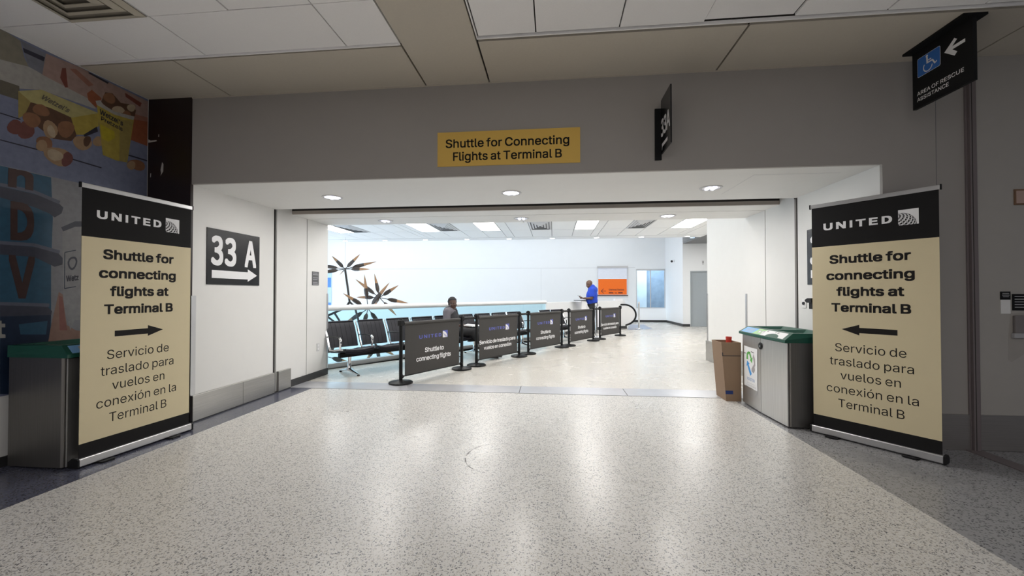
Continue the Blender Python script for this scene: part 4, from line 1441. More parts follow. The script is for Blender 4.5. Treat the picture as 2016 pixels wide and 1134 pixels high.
# small sprinkler head beside the middle rear downlight
b = MB()
b.lathe([(0.0, -0.03), (0.016, -0.03), (0.014, -0.02), (0.006, -0.018), (0.006, -0.001), (0.03, -0.001), (0.03, 0.0), (0, 0.0)], (-0.455, 6.28, ZS), 14)
tag(b.build('sprinkler_head', 'vent_grey', None, smooth=True), 'small sprinkler head under the soffit beside the middle rear downlight', 'sprinkler')


def light_panel(label, x0, x1, y0, y1):
    t = thing('ceiling_light', label, 'light', ((x0 + x1) / 2, (y0 + y1) / 2, ZC), 0, 'square light panels in the waiting room ceiling')
    hx, hy = (x1 - x0) / 2, (y1 - y0) / 2
    b = MB()
    for a in ((-hx, -hy, hx, -hy + 0.012), (-hx, hy - 0.012, hx, hy), (-hx, -hy + 0.012, -hx + 0.012, hy - 0.012), (hx - 0.012, -hy + 0.012, hx, hy - 0.012)):
        b.box(a[0], a[1], -0.008, a[2], a[3], -0.001)
    b.build('frame', 'print_white', t)
    b = MB()
    b.box(-hx + 0.012, -hy + 0.012, -0.006, hx - 0.012, hy - 0.012, -0.001)
    b.build('diffuser', 'panel_on', t)
    return t


names = ['leftmost', 'second from the left', 'third from the left', 'fourth from the left', 'rightmost']
for i, (x0, x1) in enumerate(lx):
    light_panel('bright ceiling light panel of the waiting room, %s of the visible row' % names[i], x0 + 0.01, x1 - 0.01, 11.24, 12.81)
for y0, y1 in ((8.9, 10.1), (7.05, 7.95)):
    for i, (x0, x1) in enumerate(lx):
        if y0 < 8 and i in (0, 4):
            continue
        light_panel('ceiling light panel nearer the passage, seen as a streak reflected in the floor', x0 + 0.01, x1 - 0.01, y0, y1)


def vent(name, label, x0, x1, y0, y1, z, m1, grp, n=4):
    t = thing(name, label, 'vent', ((x0 + x1) / 2, (y0 + y1) / 2, z), 0, grp)
    hx, hy = (x1 - x0) / 2, (y1 - y0) / 2
    b = MB()
    b.box(-hx, -hy, -0.004, hx, hy, -0.001)
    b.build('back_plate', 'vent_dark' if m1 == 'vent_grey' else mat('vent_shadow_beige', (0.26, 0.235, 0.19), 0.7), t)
    for k in range(n):
        s0, s1 = 1 - k / n, 1 - (k + 0.62) / n
        b = MB()
        za, zb_ = -0.006 - 0.004 * k, -0.022 - 0.004 * k
        o = [(-hx * s0, -hy * s0), (hx * s0, -hy * s0), (hx * s0, hy * s0), (-hx * s0, hy * s0)]
        q = [(-hx * s1, -hy * s1), (hx * s1, -hy * s1), (hx * s1, hy * s1), (-hx * s1, hy * s1)]
        v = [(x, y, za) for x, y in o] + [(x, y, zb_) for x, y in q] + [(x, y, zb_ + 0.004) for x, y in q] + [(x, y, za + 0.004) for x, y in o]
        f = []
        for i in range(4):
            j = (i + 1) % 4
            f += [(i, j, 4 + j, 4 + i), (4 + i, 4 + j, 8 + j, 8 + i), (8 + i, 8 + j, 12 + j, 12 + i), (12 + i, 12 + j, j, i)]
        b.add(v, f)
        b.build('louvre_ring', m1, t)
    return t


for i, (x0, x1) in enumerate(((-6.43, -5.87), (-3.58, -2.93), (-0.72, -0.06), (2.17, 2.77))):
    vent('air_vent', 'grey louvred air vent in the waiting room ceiling, %s of four' % ('leftmost', 'second from the left', 'third from the left', 'rightmost')[i], x0 + 0.01, x1 - 0.01, 11.24, 12.81, ZC, 'vent_grey', 'ceiling vents of the waiting room')
vent('air_vent', 'beige stepped air vent in the concourse ceiling, top left corner', -3.525, -2.915, 2.055, 2.667, ZC + 0.008, 'vent_beige', None)

ords = ['first', 'second', 'third', 'fourth', 'fifth', 'sixth', 'seventh', 'eighth', 'ninth']
for i in range(9):
    t = thing('edge_downlight', 'small lit downlight on the far ceiling edge, %s from the left' % ords[i], 'downlight', (-7.776 + 1.5459 * i, 14.74, ZC - 0.006), 0, 'small downlights along the far ceiling edge')
    b = MB()
    b.lathe([(0.085, -0.001), (0.085, -0.012), (0.105, -0.010), (0.108, -0.001)], (0, 0, 0), 24)
    b.build('trim_ring', 'print_white', t, smooth=True)
    b = MB()
    b.lathe([(0, -0.001), (0, -0.010), (0.085, -0.010), (0.085, -0.001)], (0, 0, 0), 24)
    b.build('lens', 'strip_on', t, smooth=True)


# ------------------------------------------------------------------ barrier line
def barrier(label, p, q, lines, nxt):
    P, Q = Vector((*p, 0)), Vector((*q, 0))
    d = Q - P
    L = d.length
    t = thing('queue_barrier', label, 'barrier', P, math.atan2(d.y, d.x), 'queue barriers with printed panels')
    for x in (0.0, L):
        po = MB()
        po.lathe([(0, 0.03), (0.026, 0.03), (0.026, 0.925), (0.022, 0.934), (0, 0.934)], (x, 0, 0), 20)
        o = po.build('post', 'black', t, smooth=True)
        bs = MB()
        bs.lathe([(0, 0.0), (0.168, 0.0), (0.172, 0.006), (0.172, 0.022), (0.160, 0.030), (0.06, 0.040), (0.034, 0.052), (0, 0.052)], (x, 0, 0), 36)
        bs.build('base', 'black', o, smooth=True)
        cp = MB()
        cp.box(x - 0.036, -0.036, 0.835, x + 0.036, 0.036, 0.918)
        cp.build('head', 'black_plastic', o, bevel=0.008)
        cl = MB()
        cl.tube([(x - 0.03 if x else 0.03, 0, 0.098), (x, 0, 0.098)], 0.030, 12)
        cl.build('lower_clip', 'black_plastic', o, smooth=True)
    a, c = 0.055, L - 0.055
    pa = MB()
    n = 14
    for i in range(n):                      # a gentle sag in the fabric
        xa, xb = a + 0.02 + (c - a - 0.04) * i / n, a + 0.02 + (c - a - 0.04) * (i + 1) / n
        pa.box(xa, -0.004, 0.105, xb, 0.0, 0.85)
    pl = pa.build('panel', 'fabric_grey', t)
    r = MB()
    r.tube([(a, 0, 0.862), (c, 0, 0.862)], 0.026, 14)
    r.build('top_rail', 'fabric_grey', t, smooth=True)
    r = MB()
    r.tube([(0.03, 0, 0.098), (L - 0.03, 0, 0.098)], 0.010, 10)
    r.build('bottom_rail', 'black', t, smooth=True)
    F = lambda x, z: (x, -0.0046, z)
    F2 = lambda x, z: (x, -0.0052, z)
    dx = 0.0
    le = MB()
    write(le, 'UNITED', 0.355, 0.842, 0.612, 0.054, F, 0, 0.022, 1.25)
    le.build('airline_name', 'print_blue', pl)
    lo = MB()
    lo.flat([(0.873, 0.590), (0.990, 0.590), (0.990, 0.704), (0.873, 0.704)], F, 1)
    # white globe quarter with blue curved stripes
    an = [math.radians(-4 + 102 * k / 18) for k in range(19)]
    ring = [(min(0.990, max(0.873, 0.880 + 0.100 * math.cos(a_))), min(0.704, max(0.590, 0.592 + 0.100 * math.sin(a_)))) for a_ in an]
    lo.flat([(0.873, 0.590)] + ring + [(0.873, 0.692)], F2, 0)
    F3 = lambda x, z: (x, -0.0057, z)
    for k in range(4):
        o_ = 0.02 * k
        pts = [(0.876 + o_ + 0.028 * s_ , 0.662 - 0.012 * k - 0.060 * s_ ** 1.6) for s_ in [j / 6 for j in range(7)]]
        pts = [(min(0.975, x + 0.02 * i_ / 6), max(0.592, z)) for i_, (x, z) in enumerate(pts)]
        lo.flat(pts + [(x + 0.006, z) for x, z in pts[::-1]], F3, 1)
    lo.build('globe_logo', ['print_white', 'print_blue'], pl)
    for txt, x0, x1, zb, h in lines:
        le = MB()
        write(le, txt, x0, x1, zb, h, F, 0, 0.014, 0.94)
        le.build('text_line', 'print_white', pl)
    if nxt is not None:
        cn = MB()
        v = Matrix.Rotation(-math.atan2(d.y, d.x), 3, 'Z') @ (Vector((*nxt, 0)) - Q)
        e = v.normalized()
        cn.tube([(L + e.x * 0.042, e.y * 0.042, 0.872), (L + v.x - e.x * 0.055, v.y - e.y * 0.055, 0.872)], 0.022, 12)
        cn.build('connector', 'black_plastic', t, smooth=True)
    return t


EN = (('Shuttle to', 0.475, 0.898, 0.395, 0.072), ('connecting flights', 0.297, 1.066, 0.272, 0.072))
ES = (('Servicio de traslado para', 0.075, 1.20, 0.372, 0.070), ('vuelos en conexión', 0.205, 1.065, 0.262, 0.070))
bp_ = [(-2.207, 5.805), (-1.579, 7.001), (-1.392, 7.372), (-0.716, 8.531), (-0.55, 8.91), (0.191, 10.085), (0.373, 10.397), (1.083, 11.585), (1.307, 11.991), (2.05, 13.10)]
bl = ['charcoal queue barrier printed Shuttle to connecting flights, nearest of the line', 'charcoal queue barrier printed Servicio de traslado, second from the front', 'charcoal queue barrier printed Shuttle to connecting flights, in the middle of the line', 'charcoal queue barrier printed Shuttle to connecting flights, in front of the man in blue', 'charcoal queue barrier printed Servicio de traslado, at the far end of the line']
for i in range(5):
    barrier(bl[i], bp_[2 * i], bp_[2 * i + 1], ES if i in (1, 4) else EN, bp_[2 * i + 2] if i < 4 else None)

for lab, x, y in (('polished steel post standing between the two farthest queue barriers', 1.262, 12.54), ('polished steel post standing alone by the escalator landing', 3.11, 15.57)):
    t = thing('steel_post', lab, 'post', (x, y, 0), 0, 'polished steel posts')
    b = MB()
    b.lathe([(0, 0), (0.15, 0), (0.155, 0.01), (0.14, 0.022), (0.05, 0.035), (0.04, 0.05), (0, 0.05)], (0, 0, 0), 28)
    b.build('base', 'chrome', t, smooth=True)
    b = MB()
    b.lathe([(0, 0.04), (0.034, 0.04), (0.034, 0.93), (0, 0.93)], (0, 0, 0), 20)
    b.build('pole', 'chrome', t, smooth=True)
    b = MB()
    b.lathe([(0, 0.93), (0.038, 0.93), (0.038, 1.0), (0.03, 1.01), (0, 1.01)], (0, 0, 0), 20)
    b.build('cap', 'alu', t, smooth=True)

# ------------------------------------------------------------------ guard rail along the atrium
t = thing('guard_rail', 'glass guard rail with thick white handrail along the atrium edge', 'railing', RAIL0, math.atan2(U.y, U.x))
b = MB()
b.tube([(-1.4, 0, 1.05), (RL - 0.03, 0, 1.05)], 0.05, 20)
b.build('handrail', 'rail_white', t, smooth=True)
b = MB()
b.box(-1.4, -0.045, 0.0, RL - 0.02, 0.045, 0.085)
b.build('base_shoe', 'alu', t, bevel=0.004)
js = [-1.4, -0.36, 0.84, 2.06, 3.27, 4.46, 5.60, RL - 0.03]
for xa, xb in zip(js[:-1], js[1:]):
    b = MB()
    b.box(xa + 0.006, -0.008, 0.085, xb - 0.006, 0.008, 1.005)
    b.build('glass_panel', 'glass', t)


# ------------------------------------------------------------------ rows of airport seats
def seating(label, t0, n):
    """row of n tandem seats: local x along the row, +y towards the rail, -y the way one faces"""
    A = Vector((-3.54, 6.62, 0)) + U * t0 + NF * 0.297
    t = thing('seat_row', label, 'seating', A, math.atan2(U.y, U.x), 'black leather beam seats along the guard rail')
    p = 0.57
    b = MB()
    b.box(0.12, -0.035, 0.275, n * p - 0.12, 0.035, 0.345)
    b.build('beam', 'black', t, bevel=0.006)
    for x in ((0.30, n * p - 0.30) if n > 1 else (p / 2,)):
        lg = MB()
        lg.tube([(x, 0, 0.29), (x, 0, 0.20), (x, 0, 0.10), (x, 0.0, 0.055)], [0.035, 0.026, 0.032, 0.055], 14)
        for s in (-1, 1):
            lg.tube([(x, 0.02 * s, 0.075), (x, 0.13 * s, 0.048), (x, 0.285 * s, 0.020)], [0.045, 0.030, 0.018], 12, sy=0.6)
        o = lg.build('leg', 'chrome', t, smooth=True)
        for s in (-1, 1):
            ft = MB()
            ft.lathe([(0, 0), (0.022, 0), (0.022, 0.014), (0.018, 0.018), (0, 0.018)], (x, 0.275 * s, 0), 12)
            ft.build('foot_glide', 'black_plastic', o)
    prof_b = [(0.125, 0.430), (0.150, 0.520), (0.185, 0.620), (0.235, 0.740), (0.275, 0.815), (0.290, 0.828)]     # back, bottom to top (y,z)
    prof_s = [(-0.345, 0.425), (-0.325, 0.452), (-0.22, 0.448), (-0.08, 0.425), (0.04, 0.405), (0.115, 0.400)]      # seat, front to back
    for k in range(n):
        xa, xb = k * p + 0.045, (k + 1) * p - 0.045

        def sling(prof, th, name, nseam):
            s = MB()
            m = 9
            rows = []
            for (y, z) in prof:
                top_r, bot_r = [], []
                for i in range(m + 1):
                    u_ = i / m
                    x = xa + (xb - xa) * u_
                    sag = 0.022 * (1 - (2 * u_ - 1) ** 2)
                    if name == 'backrest':
                        top_r.append((x, y + sag, z))
                        bot_r.append((x, y + sag + th, z - th * 0.3))
                    else:
                        top_r.append((x, y, z - sag))
                        bot_r.append((x, y, z - sag - th))
                rows.append((top_r, bot_r))
            v, f = [], []
            w = m + 1
            for a, c in rows:
                v += a + c
            nr = len(rows)
            for r in range(nr - 1):
                o0, o1 = r * 2 * w, (r + 1) * 2 * w
                for i in range(m):
                    f.append((o0 + i, o0 + i + 1, o1 + i + 1, o1 + i))
                    f.append((o0 + w + i, o1 + w + i, o1 + w + i + 1, o0 + w + i + 1))
                f.append((o0, o1, o1 + w, o0 + w))
                f.append((o0 + m, o0 + w + m, o1 + w + m, o1 + m))
            for r in (0, nr - 1):
                o0 = r * 2 * w
                for i in range(m):
                    f.append((o0 + i, o0 + w + i, o0 + w + i + 1, o0 + i + 1))
            s.add(v, f, 0)
            # stitched channels running along the profile
            for i in range(1, nseam + 1):
                u_ = i / (nseam + 1)
                x = xa + (xb - xa) * u_
                sag = 0.022 * (1 - (2 * u_ - 1) ** 2)
                pts = [(x, y + sag - 0.001, z) if name == 'backrest' else (x, y, z - sag + 0.001) for y, z in prof]
                s.tube(pts, 0.0028, 5, 1)
            return s.build(name, ['leather', 'seam'], t, smooth=True)
        bk = sling(prof_b, 0.030, 'backrest', 5)
        b = MB()
        b.tube([(xa, 0.292, 0.832), (xa + 0.12, 0.306, 0.832), ((xa + xb) / 2, 0.314, 0.832), (xb - 0.12, 0.306, 0.832), (xb, 0.292, 0.832)], 0.016, 10)
        b.build('top_roll', 'leather', bk, smooth=True)
        st = sling(prof_s, 0.045, 'seat', 5)
        b = MB()
        b.tube([(xa, -0.335, 0.430), (xa + 0.12, -0.340, 0.414), ((xa + xb) / 2, -0.342, 0.410), (xb - 0.12, -0.340, 0.414), (xb, -0.335, 0.430)], 0.028, 10)
        b.build('front_roll', 'leather', st, smooth=True)
        # seat spreader under the cushion
        b = MB()
        xm = (xa + xb) / 2
        b.box(xm - 0.14, -0.02, 0.345, xm + 0.14, 0.02, 0.375)
        b.build('seat_bracket', 'black', t)
    for k in range(n + 1):
        x = min(max(k * p, 0.022), n * p - 0.022)
        fr = MB()
        fr.tube([(x, 0.305, 0.835), (x, 0.245, 0.735), (x, 0.190, 0.615), (x, 0.135, 0.470), (x, 0.085, 0.400)], [0.013, 0.015, 0.016, 0.016, 0.016], 8)
        fr.tube([(x, 0.085, 0.400), (x, -0.05, 0.405), (x, -0.20, 0.430), (x, -0.33, 0.440)], 0.015, 8)
        fr.build('side_frame', 'chrome', t, smooth=True)
        am = MB()
        am.tube([(x, -0.215, 0.430), (x, -0.235, 0.520), (x, -0.232, 0.585), (x, -0.205, 0.612)], [0.016, 0.017, 0.018, 0.017], 8)
        a_ = am.build('arm_support', 'chrome', t, smooth=True)
        am = MB()
        am.tube([(x, -0.215, 0.612), (x, -0.05, 0.618), (x, 0.10, 0.616), (x, 0.182, 0.606)], [0.017, 0.019, 0.019, 0.014], 10, sy=0.55)
        am.build('arm_pad', 'black_plastic', a_, smooth=True)
    return t


seating('row of five black leather airport seats by the glass guard rail, nearest the passage', -0.33, 5)
seating('row of four black leather airport seats behind the second and third queue barriers', 2.55, 4)
seating('pair of black leather airport seats at the far end of the guard rail', 5.63, 2)

# ------------------------------------------------------------------ hanging sculpture of propeller blades
YS = 13.9
t = thing('hanging_sculpture', 'hanging sculpture of brown propeller blades in the atrium', 'sculpture', (-7.2, YS, 1.0))
kk = (YS / 14.2)


def loc(x, z, dy=0.0):
    k_ = (YS + dy) / 14.2
    return Vector((x * k_ + 7.2, dy, (z - 1.3) * k_ + 1.3 - 1.0))


def blade(hub, tip, dy, gap, wmax, hy=0.0):
    H_, T_ = loc(*hub, hy), loc(*tip, dy)
    d = T_ - H_
    L = d.length
    e = d.normalized()
    sdir = e.cross(Vector((0, 1, 0)))
    sdir.normalize()
    ndir = sdir.cross(e)
    prof = [(gap, 0.02), (gap + 0.03, 0.18), (gap + 0.10, 0.72), (gap + 0.18, 1.0), (gap + 0.30, 0.98), (0.60, 0.80), (0.78, 0.55), (0.92, 0.24), (1.0, 0.03)]
    s = MB()
    seg = 10
    v = []
    for q, w in prof:
        c = H_ + e * (L * q)
        for k_ in range(seg):
            a = 2 * PI * k_ / seg
            v.append(c + sdir * (wmax * w * math.cos(a)) + ndir * (wmax * 0.28 * w * math.sin(a)))
    s.add(v, [], 0)
    for i in range(len(prof) - 1):
        for k_ in range(seg):
            s.f.append((i * seg + k_, i * seg + (k_ + 1) % seg, (i + 1) * seg + (k_ + 1) % seg, (i + 1) * seg + k_))
            s.m.append(1 if i >= 5 else 0)
    o = s.build('blade', ['wood_dark', 'wood_tan'], t, smooth=True)
    r = MB()
    r.tube([H_, H_ + e * (L * gap * 1.15)], 0.014, 6)
    r.build('spoke', 'bronze', o, smooth=True)


HA, HB, HC = (-7.493, 2.191), (-6.202, 1.163), (-6.62, 0.766)
for tip, dy, g_ in (((-7.998, 2.669), 0.25, 0.10), ((-6.927, 2.725), -0.25, 0.10), ((-6.315, 2.449), 0.2, 0.20), ((-6.557, 2.178), -0.3, 0.22), ((-8.664, 2.357), 0.3, 0.20), ((-8.636, 2.039), -0.3, 0.20), ((-7.693, 1.979), -0.75, 0.08)):
    blade(HA, tip, dy, g_, 0.066)
for tip, dy, g_ in (((-7.104, 1.826), 0.3, 0.16), ((-6.388, 2.016), 0.2, 0.16), ((-5.491, 1.605), -0.25, 0.16), ((-5.122, 0.961), 0.2, 0.24), ((-5.561, 0.519), -0.25, 0.24), ((-7.055, 1.174), 0.35, 0.22), ((-6.43, 0.80), -0.8, 0.10)):
    blade(HB, tip, dy, g_, 0.070)
for tip, dy, g_ in (((-6.764, 1.994), -0.3, 0.26), ((-5.826, 1.702), -0.35, 0.14), ((-7.569, 1.319), -0.2, 0.22), ((-6.05, 0.05), 0.2, 0.15), ((-6.82, 0.05), -0.2, 0.2), ((-7.60, 0.15), 0.25, 0.18)):
    blade(HC, tip, dy, g_, 0.078)
HD = (-8.25, -0.95)
for tip, dy, g_ in (((-7.15, -1.22), 0.2, 0.22), ((-7.75, -0.45), 0.3, 0.2), ((-9.2, -0.6), 0.1, 0.15), ((-8.3, -2.0), -0.2, 0.15)):
    blade(HD, tip, dy, g_, 0.085)
HE = (-6.30, -0.55)
for tip, dy, g_ in (((-6.72, -1.15), 0.1, 0.2), ((-6.15, -1.25), -0.2, 0.2), ((-5.6, -0.9), 0.2, 0.2)):
    blade(HE, tip, dy, g_, 0.07)
for hub in (HA, HB, HC, HD, HE):
    b = MB()
    b.ball(loc(*hub), 0.042, 10, 7)
    b.build('hub', 'bronze', t, smooth=True)
for pth, r in (([HA, (-7.40, 1.60), (-7.314, 1.005)], 0.036), ([(-7.314, 1.005), (-7.46, 0.80), (-8.25, 0.46), (-8.9, 0.28)], 0.040), ([(-7.314, 1.005), (-7.12, 0.836), (-6.95, 0.25), HE], 0.036),
               ([(-7.88, 0.60), (-7.62, 0.22), (-7.2, -0.5)], 0.036), ([(-8.18, 0.49), (-7.82, 0.24), (-7.45, 0.0)], 0.036), ([(-7.12, 0.836), HC, HB], 0.026), ([(-7.62, 0.22), (-7.9, -0.4), HD], 0.036)):
    b = MB()
    b.tube([loc(*q) for q in pth], r, 10)
    b.build('stem', 'bronze', t, smooth=True)
b = MB()
pw = loc(*HA)
b.tube([pw, (pw.x, pw.y, ZC - 1.0 - 0.001)], 0.006, 6)
b.build('wire', 'vent_grey', t)

# ------------------------------------------------------------------ escalator head, podium, hanging poster, small wall things
t = thing('escalator', 'escalator head with black handrail loop at the end of the white half wall', 'escalator', (2.62, 15.78, 0), math.radians(8))
b = MB()
path = [(-0.55, 0, 0.98), (-0.14, 0, 0.895)] + [(-0.02 + 0.46 * math.sin(a), 0, 0.51 + 0.385 * math.cos(a)) for a in [math.radians(8 + 158 * k / 16) for k in range(17)]] + [(0.04, 0, 0.125)]
b.tube(path, 0.032, 10)
b.build('handrail', 'black_plastic', t, smooth=True)
b = MB()
pg = [(-0.5, 0.10), (0.02, 0.10)] + [(-0.02 + 0.42 * math.sin(a), 0.51 + 0.345 * math.cos(a)) for a in [math.radians(166 - 158 * k / 16) for k in range(17)]] + [(-0.14, 0.855), (-0.5, 0.93)]
b.prism(pg, -0.01, 0.01, lambda p, q, r: (p, r, q))
b.build('balustrade', 'rail_white', t)
b = MB()
b.box(-0.52, -0.06, 0, 0.08, 0.06, 0.10)
b.build('skirt', 'black_base', t)
t = thing('end_cabinet', 'small white cabinet on top of the half wall end by the escalator', 'cabinet', (2.28, 15.66, 1.04), math.radians(33))
b = MB()
b.box(0, 0, 0, 0.36, 0.11, 0.06, 0)
b.build('body', 'print_white', t, bevel=0.006)
b = MB()
b.box(-0.01, -0.01, 0.06, 0.37, 0.12, 0.072)
b.build('lid', 'print_white', t, bevel=0.003)

t = thing('podium', 'white podium with overhanging dark top, in front of the man in blue', 'podium', (0.95, 13.60, 0))
b = MB()
b.box(-0.06, -0.14, 0, 0.085, 0.14, 1.075)
b.build('column', 'rail_white', t, bevel=0.006)
b = MB()
b.box(-0.30, -0.16, 1.0765, 0.095, 0.16, 1.094)
b.build('top', 'sign_matte', t, bevel=0.004)

t = thing('hanging_poster', 'orange gate directions poster in a white frame on the far wall', 'poster', (2.71, YF, 0))
b = MB()
b.box(-0.70, -0.07, 2.50, 0.70, -0.004, 2.59)
b.build('top_case', 'alu', t, bevel=0.004)
b = MB()
b.box(-0.665, -0.036, 1.24, 0.665, -0.030, 2.50, 0)
b.build('sheet', mat('pale_sheet', (0.78, 0.80, 0.88), 0.5), t)
b = MB()
b.box(-0.65, -0.040, 1.26, 0.645, -0.037, 1.985, 0)
pn = b.build('orange_panel', 'orange', t)
F = lambda x, z: (x, -0.0412, z)
k = MB()
write(k, 'Gates/Salas', -0.17, 0.53, 1.455, 0.070, F, 0, 0.02)
write(k, 'B60s', -0.17, 0.04, 1.315, 0.065, F, 0, 0.05)
write(k, 'to', 0.095, 0.20, 1.315, 0.060, F, 0, 0.02)
write(k, 'B88', 0.26, 0.46, 1.315, 0.065, F, 0, 0.05)
k.build('lettering', 'maroon_ink', pn)
k = MB()
k.flat([(-0.535, 1.425), (-0.42, 1.535), (-0.385, 1.535), (-0.48, 1.437), (-0.30, 1.437), (-0.30, 1.413), (-0.48, 1.413), (-0.385, 1.315), (-0.42, 1.315)], F, 0)
k.build('arrow', 'maroon_ink', pn)
b = MB()
b.box(-0.70, -0.06, 1.205, 0.70, -0.025, 1.24)
b.build('bottom_bar', mat('bar_brown', (0.09, 0.045, 0.035), 0.4), t, bevel=0.003)
b = MB()
for x in (-0.68, 0.675):
    b = MB()
    b.box(x, -0.04, 1.24, x + 0.008, -0.025, 2.50)
    b.build('side_wire', 'vent_grey', t)

t = thing('security_camera', 'small dark security camera on the side wall near the window', 'camera', (5.10, 18.15, 2.69))
b = MB()
b.box(-0.02, -0.06, -0.05, -0.001, 0.06, 0.05)
b.build('mount', 'print_white', t, bevel=0.004)
b = MB()
b.tube([(-0.02, 0, 0), (-0.10, -0.03, -0.01)], 0.045, 14)
b.build('housing', 'print_white', t, smooth=True)
b = MB()
b.ball((-0.11, -0.033, -0.012), 0.05, 14, 9)
b.build('lens_dome', 'sign_black', t, smooth=True)
t = thing('wall_detector', 'small grey detector on the white wall above the grey door', 'detector', (5.87, 17.0, 2.53))
b = MB()
b.box(-0.035, -0.03, -0.08, 0.035, -0.001, 0.08)
b.build('case', 'vent_grey', t, bevel=0.006)
b = MB()
b.box(-0.015, -0.034, 0.0, 0.015, -0.03, 0.04)
b.build('lens', 'sign_matte', t)


# ------------------------------------------------------------------ people
def evaluated(o):
    bpy.context.view_layer.update()
    dg = bpy.context.evaluated_depsgraph_get()
    me = bpy.data.meshes.new_from_object(o.evaluated_get(dg))
    v = [p.co.copy() for p in me.vertices]
    f = [tuple(p.vertices) for p in me.polygons]
    old = o.data
    bpy.data.objects.remove(o)
    bpy.data.meshes.remove(old)
    bpy.data.meshes.remove(me)
    return v, f


def limbs(mb, pts, edges, open_ends=False):
    """tapered limbs and rounded joints along a skeleton; pts are (x,y,z,rx,ry)"""
    deg = {}
    for e in edges:
        for i in e:
            deg[i] = deg.get(i, 0) + 1
    for i, j in edges:
        p, q = pts[i], pts[j]
        P, Q = Vector(p[:3]), Vector(q[:3])
        n = 5
        path = [P.lerp(Q, k / n) for k in range(n + 1)]
        rs = [p[3] + (q[3] - p[3]) * k / n for k in range(n + 1)]
        mb.tube(path, rs, 16, sy=(p[4] / p[3] + q[4] / q[3]) / 2)
    for i, p in enumerate(pts):
        if open_ends and deg.get(i, 0) < 2:
            continue
        mb.ball(p[:3], (p[3], p[4], min(p[3], p[4])), 16, 10)


def fused(mb, voxel, smooth):
    """merge overlapping closed pieces into one continuous smooth surface"""
    o = mb.build('cage', 'skin')
    bm = bmesh.new()
    bm.from_mesh(o.data)
    bmesh.ops.remove_doubles(bm, verts=bm.verts, dist=1e-6)
    bmesh.ops.recalc_face_normals(bm, faces=bm.faces)
    bm.to_mesh(o.data)
    bm.free()
    r = o.modifiers.new('join', 'REMESH')
    r.mode = 'VOXEL'
    r.voxel_size = voxel
    sm = o.modifiers.new('smooth', 'SMOOTH')
    sm.factor = 0.5
    sm.iterations = smooth
    v, f = evaluated(o)
    b = MB()
    b.add(v, f)
    return b


def add_head(mb, T, wide=1.0):
    """head with brow, nose, lips, chin and ears; local -y is forward, origin at head centre"""
    k = MB()
    k.ball((0, 0.010, 0.028), (0.077 * wide, 0.097, 0.090), 20, 14)         # skull
    k.ball((0, -0.020, -0.035), (0.067 * wide, 0.074, 0.078), 18, 12)        # face
    k.ball((0, -0.066, -0.098), (0.030, 0.024, 0.020), 12, 8)                # chin
    k.ball((0, -0.078, 0.016), (0.052, 0.016, 0.014), 14, 8)                 # brow
    k.tube([(0, -0.084, 0.008), (0, -0.098, -0.012), (0, -0.104, -0.030)], [0.008, 0.010, 0.013], 10)   # nose
    for s in (-1, 1):
        k.ball((0.012 * s, -0.094, -0.034), (0.009, 0.010, 0.008), 8, 6)
        k.ball((0.045 * s, -0.060, -0.025), (0.022, 0.022, 0.020), 10, 8)   # cheeks
        k.ball((0.077 * wide * s, 0.012, -0.010), (0.009, 0.018, 0.031), 10, 8)    # ears
    k.ball((0, -0.088, -0.060), (0.024, 0.010, 0.007), 12, 6)                # lips
    k.ball((0, -0.086, -0.071), (0.020, 0.010, 0.007), 12, 6)
    mb.add(k.v, k.f, 0, T)


def add_hand(mb, wrist, d, n, curl=0.5, thumb=1, s=1.0):
    """palm, four fingers of different length bent at the knuckles and a thumb from the palm's side"""
    W, d, n = Vector(wrist), Vector(d).normalized(), Vector(n).normalized()
    side = d.cross(n).normalized() * thumb
    mb.tube([W - d * 0.01, W + d * 0.03, W + d * 0.07, W + d * 0.092], [0.026 * s, 0.036 * s, 0.040 * s, 0.034 * s], 12, sy=0.5)
    for off, ln in ((0.030, 0.90), (0.010, 1.0), (-0.011, 0.94), (-0.030, 0.74)):
        p = W + d * 0.080 + side * off * s
        pts = [p]
        a = 0.15
        for seg in (0.044, 0.028, 0.022):
            a += curl * 0.8
            p = p + (d * math.cos(a) + n * math.sin(a)) * seg * ln * s
            pts.append(p)
        mb.tube(pts, [0.0095 * s, 0.0088 * s, 0.008 * s, 0.0065 * s], 8)
    p = W + d * 0.022 + side * 0.028 * s
    q = p + (d * 0.55 + side * 0.75 + n * 0.3).normalized() * 0.040 * s
    r = q + (d * 0.85 + side * 0.15 + n * 0.45).normalized() * 0.032 * s
    mb.tube([p, q, r], [0.014 * s, 0.011 * s, 0.008 * s], 8)


def person(label, loc, rz, pts, edges, head_T, hands, skin, group=None):
    t = thing('person', label, 'person', loc, rz, group)
    b = MB()
    limbs(b, pts, edges)
    b = fused(b, 0.012, 8)
    add_head(b, head_T)
    for h in hands:
        add_hand(b, *h)
    fused(b, 0.0055, 4).build('body', skin, t, smooth=True)
    for s in (-1, 1):
        e = MB()
        e.ball((0.029 * s, -0.079, 0.001), (0.012, 0.008, 0.007), 12, 8, 0, head_T)
        e.ball((0.029 * s, -0.0850, 0.001), (0.0055, 0.003, 0.0055), 10, 6, 1, head_T)
        e.build('eye', ['eye', 'hair'], t, smooth=True)
    return t


def clothing(parent, name, m, pts, edges):
    b = MB()
    limbs(b, pts, edges, True)
    return fused(b, 0.010, 6).build(name, m, parent, smooth=True)


